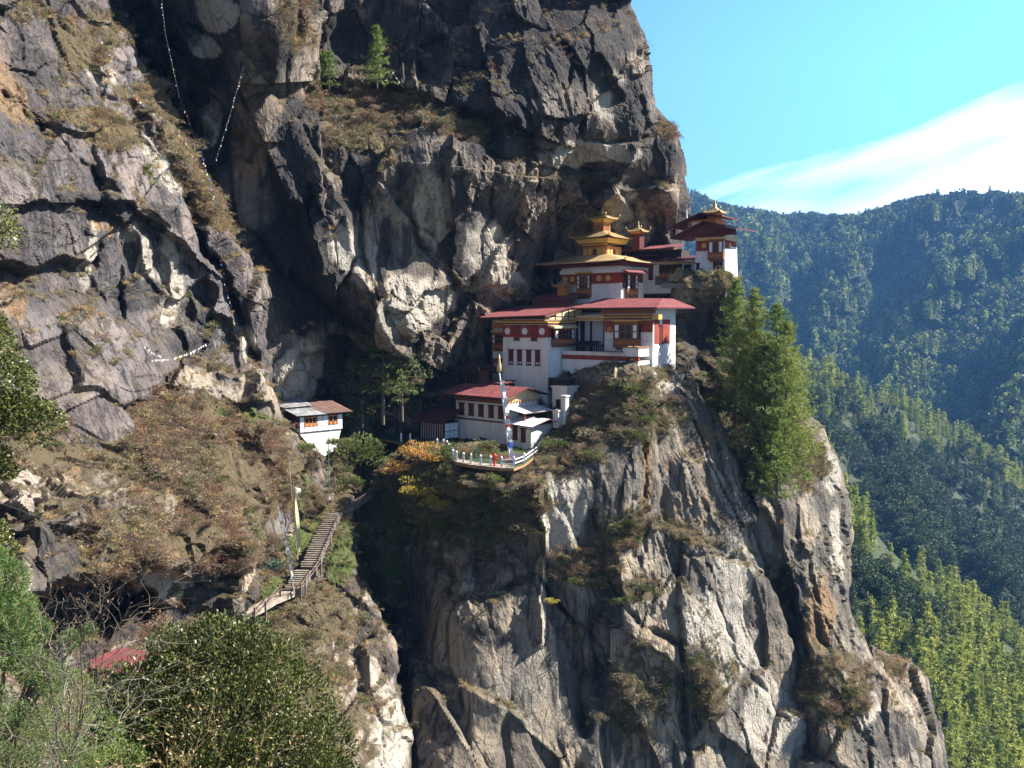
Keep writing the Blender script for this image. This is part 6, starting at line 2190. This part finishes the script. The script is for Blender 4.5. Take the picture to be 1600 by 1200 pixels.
canopy('rhododendron_bush', [(350, 1035, 22, 1.15), (290, 1060, 21.5, 1.1), (415, 1060, 22, 1.1), (240, 1110, 21, 1.15), (205, 1090, 21, .95), (185, 1190, 20, 1.0), (300, 1150, 20.5, 1.2), (380, 1130, 20.5, 1.3), (460, 1110, 21.5, 1.1), (500, 1170, 21, .9), (440, 1200, 20, 1.2), (200, 1150, 21, .9), (340, 1230, 19.5, 1.3), (240, 1220, 20, 1.1), (505, 1230, 20.5, .9), (330, 1000, 22.5, .7), (395, 1010, 22.5, .75), (265, 1010, 22, .6)],
       66000, .105, M_RHODO, 'large rounded bush with glossy dark leaves in the foreground', 82, at(350, 1330, 21), .42)
canopy('pine_sapling', [(10, 905, 17, .42), (-20, 950, 17, .6), (25, 960, 16.8, .42), (0, 1000, 16.5, .6), (60, 985, 17, .26), (110, 1000, 17, .22), (140, 985, 17.2, .15), (-40, 880, 17, .5), (50, 1040, 16.5, .35), (-10, 870, 17, .25), (80, 1060, 16.6, .34)],
       24000, .13, leafmat('bright_pine_needles', (0.06, 0.11, 0.03), (0.15, 0.22, 0.06), (0.28, 0.36, 0.12), .35), 'bright green feathery pine sapling at the lower left edge', 83, at(-20, 1200, 16.5), .12)
canopy('dark_bush', [(20, 1150, 13, .5), (-30, 1110, 13.5, .5), (90, 1190, 13, .4), (10, 1220, 12, .5)], 14000, .05, M_PINEM, 'dark green bush in the bottom left corner', 84, at(0, 1300, 12.5), .3)
canopy('low_bush', [(110, 1090, 17.5, .55), (150, 1150, 17, .5), (60, 1110, 17, .5), (190, 1200, 16.5, .5), (120, 1210, 16, .5)], 12000, .06, M_PINE, 'green low bush behind the lichen covered twigs', 85, at(120, 1300, 16.5), .25)


def twig_bush(name, base, tips, seed, label, mat, leafm, nleaf=500, r0=.02):
    r_ = np.random.default_rng(seed)
    B = np.array(tuple(base))
    segs, lp = [], []

    def grow(p, q, r, lev):
        n = 4
        prev = p
        for i in range(1, n + 1):
            t = i / n
            c = p + (q - p) * t + r_.normal(size=3) * .05 * np.linalg.norm(q - p) * (t < 1)
            segs.append((prev, c, r * (1 - .7 * (i - 1) / n), r * (1 - .7 * i / n)))
            if lev < 3:
                for _ in range(2 if lev else 3):
                    dd = (q - p) * r_.uniform(.25, .5) + r_.normal(size=3) * np.linalg.norm(q - p) * .22
                    grow(c, c + dd, r * .5, lev + 1)
            else:
                lp.append(c)
            prev = c
        lp.append(prev)
    for t in tips:
        grow(B, np.array(tuple(at(*t))), r0, 1)
    tv, tf = stick_np(segs, 3)
    e = empty(name, B, label, 'bush')
    link('branches', np_mesh('branches', tv - B, tf, [mat]), e)
    lp = np.array(lp)
    lp = lp[r_.choice(len(lp), size=min(nleaf, len(lp)), replace=False)]
    v, f = quads(lp, .045, r_, .35)
    link('foliage', np_mesh('foliage', v - B, f, [leafm]), e)


twig_bush('bare_bush', at(110, 1190, 14), [(190, 970, 14), (150, 990, 13.8), (150, 1040, 13.5), (100, 975, 14.2), (60, 1020, 14)], 86, 'tangled bare bush with pale twigs and brown dry leaves at lower left', M_TWIG, M_DRYLEAF, 700, .014)
twig_bush('lichen_bush', at(60, 1250, 12), [(165, 1080, 12), (185, 1130, 12), (100, 1090, 12)], 87, 'pale lichen covered twigs spreading across the lower left corner', M_LICHEN, M_LICHEN, 500, .010)
twig_bush('dry_fern', at(300, 1330, 9), [(250, 1190, 9), (300, 1170, 9), (340, 1200, 9), (400, 1195, 9)], 88, 'straw coloured dry fern fronds along the bottom edge', M_STRAW, M_STRAW, 900, .005)
for k, (px, py, d, s_, lb) in enumerate([(5, 345, 22, .6, 'small sprig of dark leaves at the left edge, uppermost of three'), (4, 505, 22, .4, 'small sprig of dark leaves at the left edge just above the glossy tree'), (12, 715, 21, .35, 'small dark sprig at the left edge just under the glossy tree'), (8, 835, 21, .4, 'small green sprig at the left edge above the pine sapling')]):
    canopy('leaf_sprig', [(px - 20, py, d, s_), (px, py + 20, d, s_ * .7)], 1500, .09, M_RHODO, lb, 90 + k, at(px - 90, py + 40, d), .5, 'branch')

# the bank at our feet
mass('foreground_bank', [(-300, 1215), (100, 1235), (300, 1250), (560, 1275), (640, 1330), (640, 1500), (-300, 1500)],
     [(-300, 1230, 14), (0, 1240, 14), (300, 1260, 20), (600, 1300, 24), (0, 1480, 8), (300, 1480, 10), (600, 1480, 14)], step=6, edge=10, edge_m=.5, margin=20, slope=.1, disp=((3, .3, 0), (1, .1, 0)), fine=.02, mats=[M_SLOPE], paint=dict(veg=[(300, 1350, 600, 200, 0)]), seed=61)

# ---------------------------------------------------------------- forest
def forest_protos():
    out = []
    specs = [('a', 14, 3.6, 13, 6, M_FOR), ('b', 17, 3.3, 15, 5, M_FORY), ('c', 12, 3.9, 10, 6, M_FOR), ('d', 15, 3.0, 13, 6, M_FORD)]
    for i, (nm, H_, R_, wh, per, mt) in enumerate(specs):
        c, t = conifer_np(H_, R_, wh, per, 100 + i, tuft=.95, tufts=4, q=4, droop=.25, base=.1, power=.75, aspect=.27, gap=.15, curl=.4)
        out.append(('conifer', c, t, mt))
    for i in range(3):
        c, t = crownball_np(10 + i, 4.2, 900, 110 + i, .75, 9)
        out.append(('broadleaf', c, t, M_FORD))
    return out


protos = forest_protos()
pm = []
for i, (nm, c, t, mt) in enumerate(protos):
    V, Fc, mi = join([(c[0], c[1], 0), (t[0], t[1], 1)])
    pm.append(np_mesh('abcdefgh'[i] + '_' + nm, V, Fc, [mt, M_BARK], mat_idx=mi))
for_coll = proto_coll('forest_kinds', pm)
lowm = []
for i in range(5):
    c, t = conifer_np(14, 3.6, 7, 5, 120 + i, tuft=2.2, tufts=2, q=2, droop=.3, base=.1, power=.8, aspect=.5, gap=.05) if i < 2 else crownball_np(11, 4.6, 90, 120 + i, 2.3, 6)
    lowm.append(np_mesh('abcdefgh'[i] + '_far', c[0], c[1], [M_FOR if i == 0 else M_FORD]))
far_coll = proto_coll('far_forest_kinds', lowm)


def forest_pts(massname, n, seed, big, nk, conif, box=None, crest=None):
    P_, nn = surf_samples(massname, n, lambda u, v, q_, mk: np.clip(q_[:, 2] + .25, .05, 1) * (1 if box is None else ((u > box[0]) & (u < box[2]) & (v > box[1]) & (v < box[3])) * 1.0), seed, vis=False)
    r_ = np.random.default_rng(seed)
    k = len(P_)
    sel = fbm(P_ / (60 if big < 1.9 else 220), 3, seed)
    if crest:      # lit crest, shaded flank put into tree colour: pale conifers above, dark oaks below
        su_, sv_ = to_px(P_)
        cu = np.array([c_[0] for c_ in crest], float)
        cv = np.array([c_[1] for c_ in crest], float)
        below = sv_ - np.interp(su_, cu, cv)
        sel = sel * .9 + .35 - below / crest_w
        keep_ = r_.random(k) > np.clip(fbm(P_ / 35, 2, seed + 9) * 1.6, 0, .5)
        P_, sel, k = P_[keep_], sel[keep_], int(keep_.sum())
    pk_ = np.where(sel + r_.normal(size=k) * .12 > conif, r_.integers(0, 3, k) if nk == 7 else r_.integers(0, 2, k), r_.integers(3, nk, k) if nk == 7 else r_.integers(2, nk, k))
    sc = big * (.45 + .75 * r_.random(k))
    return P_, sc, r_.random(k) * 6.28, pk_


crest_w = 420
P_, sc, rz, pk_ = forest_pts('near_ridge', 3200, 141, 1.15, 7, -.15, None, [(1250, 738), (1340, 812), (1500, 952), (1610, 1040), (1800, 1220)])
d_ = P_[:, 1]
su, sv = to_px(P_)
vis = (su > 1320) & (su < 1640) & (sv > 800) & (sv < 1250)
order = np.argsort(np.where(vis, d_ / sc, 1e9))
first = order[:290]
cmesh = [(np_mesh('crown', c[0], c[1], [mt]), np_mesh('trunk', t[0], t[1], [M_BARK])) for nm, c, t, mt in protos]
for i in first:
    k = int(pk_[i])
    con = k < 4
    tree('conifer_tree' if con else 'broadleaf_tree', None, None, None, None, Vector(P_[i].tolist()),
         'sunlit conifer in the forest on the near right hand ridge' if con else 'dark round crowned tree among the conifers of the near ridge', 'tree',
         'conifers on the near ridge' if con else 'round trees on the near ridge', float(rz[i]), float(sc[i]), cmesh[k])
rest = np.ones(len(P_), bool)
rest[first] = False
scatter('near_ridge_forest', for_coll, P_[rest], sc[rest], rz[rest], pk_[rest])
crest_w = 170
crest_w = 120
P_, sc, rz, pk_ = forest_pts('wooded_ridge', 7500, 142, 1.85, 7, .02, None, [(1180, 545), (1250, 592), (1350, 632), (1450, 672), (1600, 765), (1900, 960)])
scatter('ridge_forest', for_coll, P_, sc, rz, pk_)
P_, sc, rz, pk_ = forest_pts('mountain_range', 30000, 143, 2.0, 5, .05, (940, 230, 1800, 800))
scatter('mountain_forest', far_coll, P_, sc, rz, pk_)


# ---------------------------------------------------------------- air
def haze():
    x0, x1, y0, y1, z0, z1 = -4200, 4200, -300, 4200, -1010, 620
    v = [(x, y, z) for x in (x0, x1) for y in (y0, y1) for z in (z0, z1)]
    f = [(0, 1, 3, 2), (4, 6, 7, 5), (0, 4, 5, 1), (2, 3, 7, 6), (0, 2, 6, 4), (1, 5, 7, 3)]
    m_ = bpy.data.materials.new('thin_air')
    m_.use_nodes = True
    nt = m_.node_tree
    nt.nodes.clear()
    out = nt.nodes.new('ShaderNodeOutputMaterial')
    pv = nt.nodes.new('ShaderNodeVolumePrincipled')
    pv.inputs['Color'].default_value = (0.20, 0.49, 1.0, 1)
    pv.inputs['Density'].default_value = 0.00008
    pv.inputs['Anisotropy'].default_value = 0.0
    nt.links.new(pv.outputs[0], out.inputs['Volume'])
    o = link('haze', np_mesh('haze', v, f, [m_]))
    tag(o, kind='stuff')


haze()
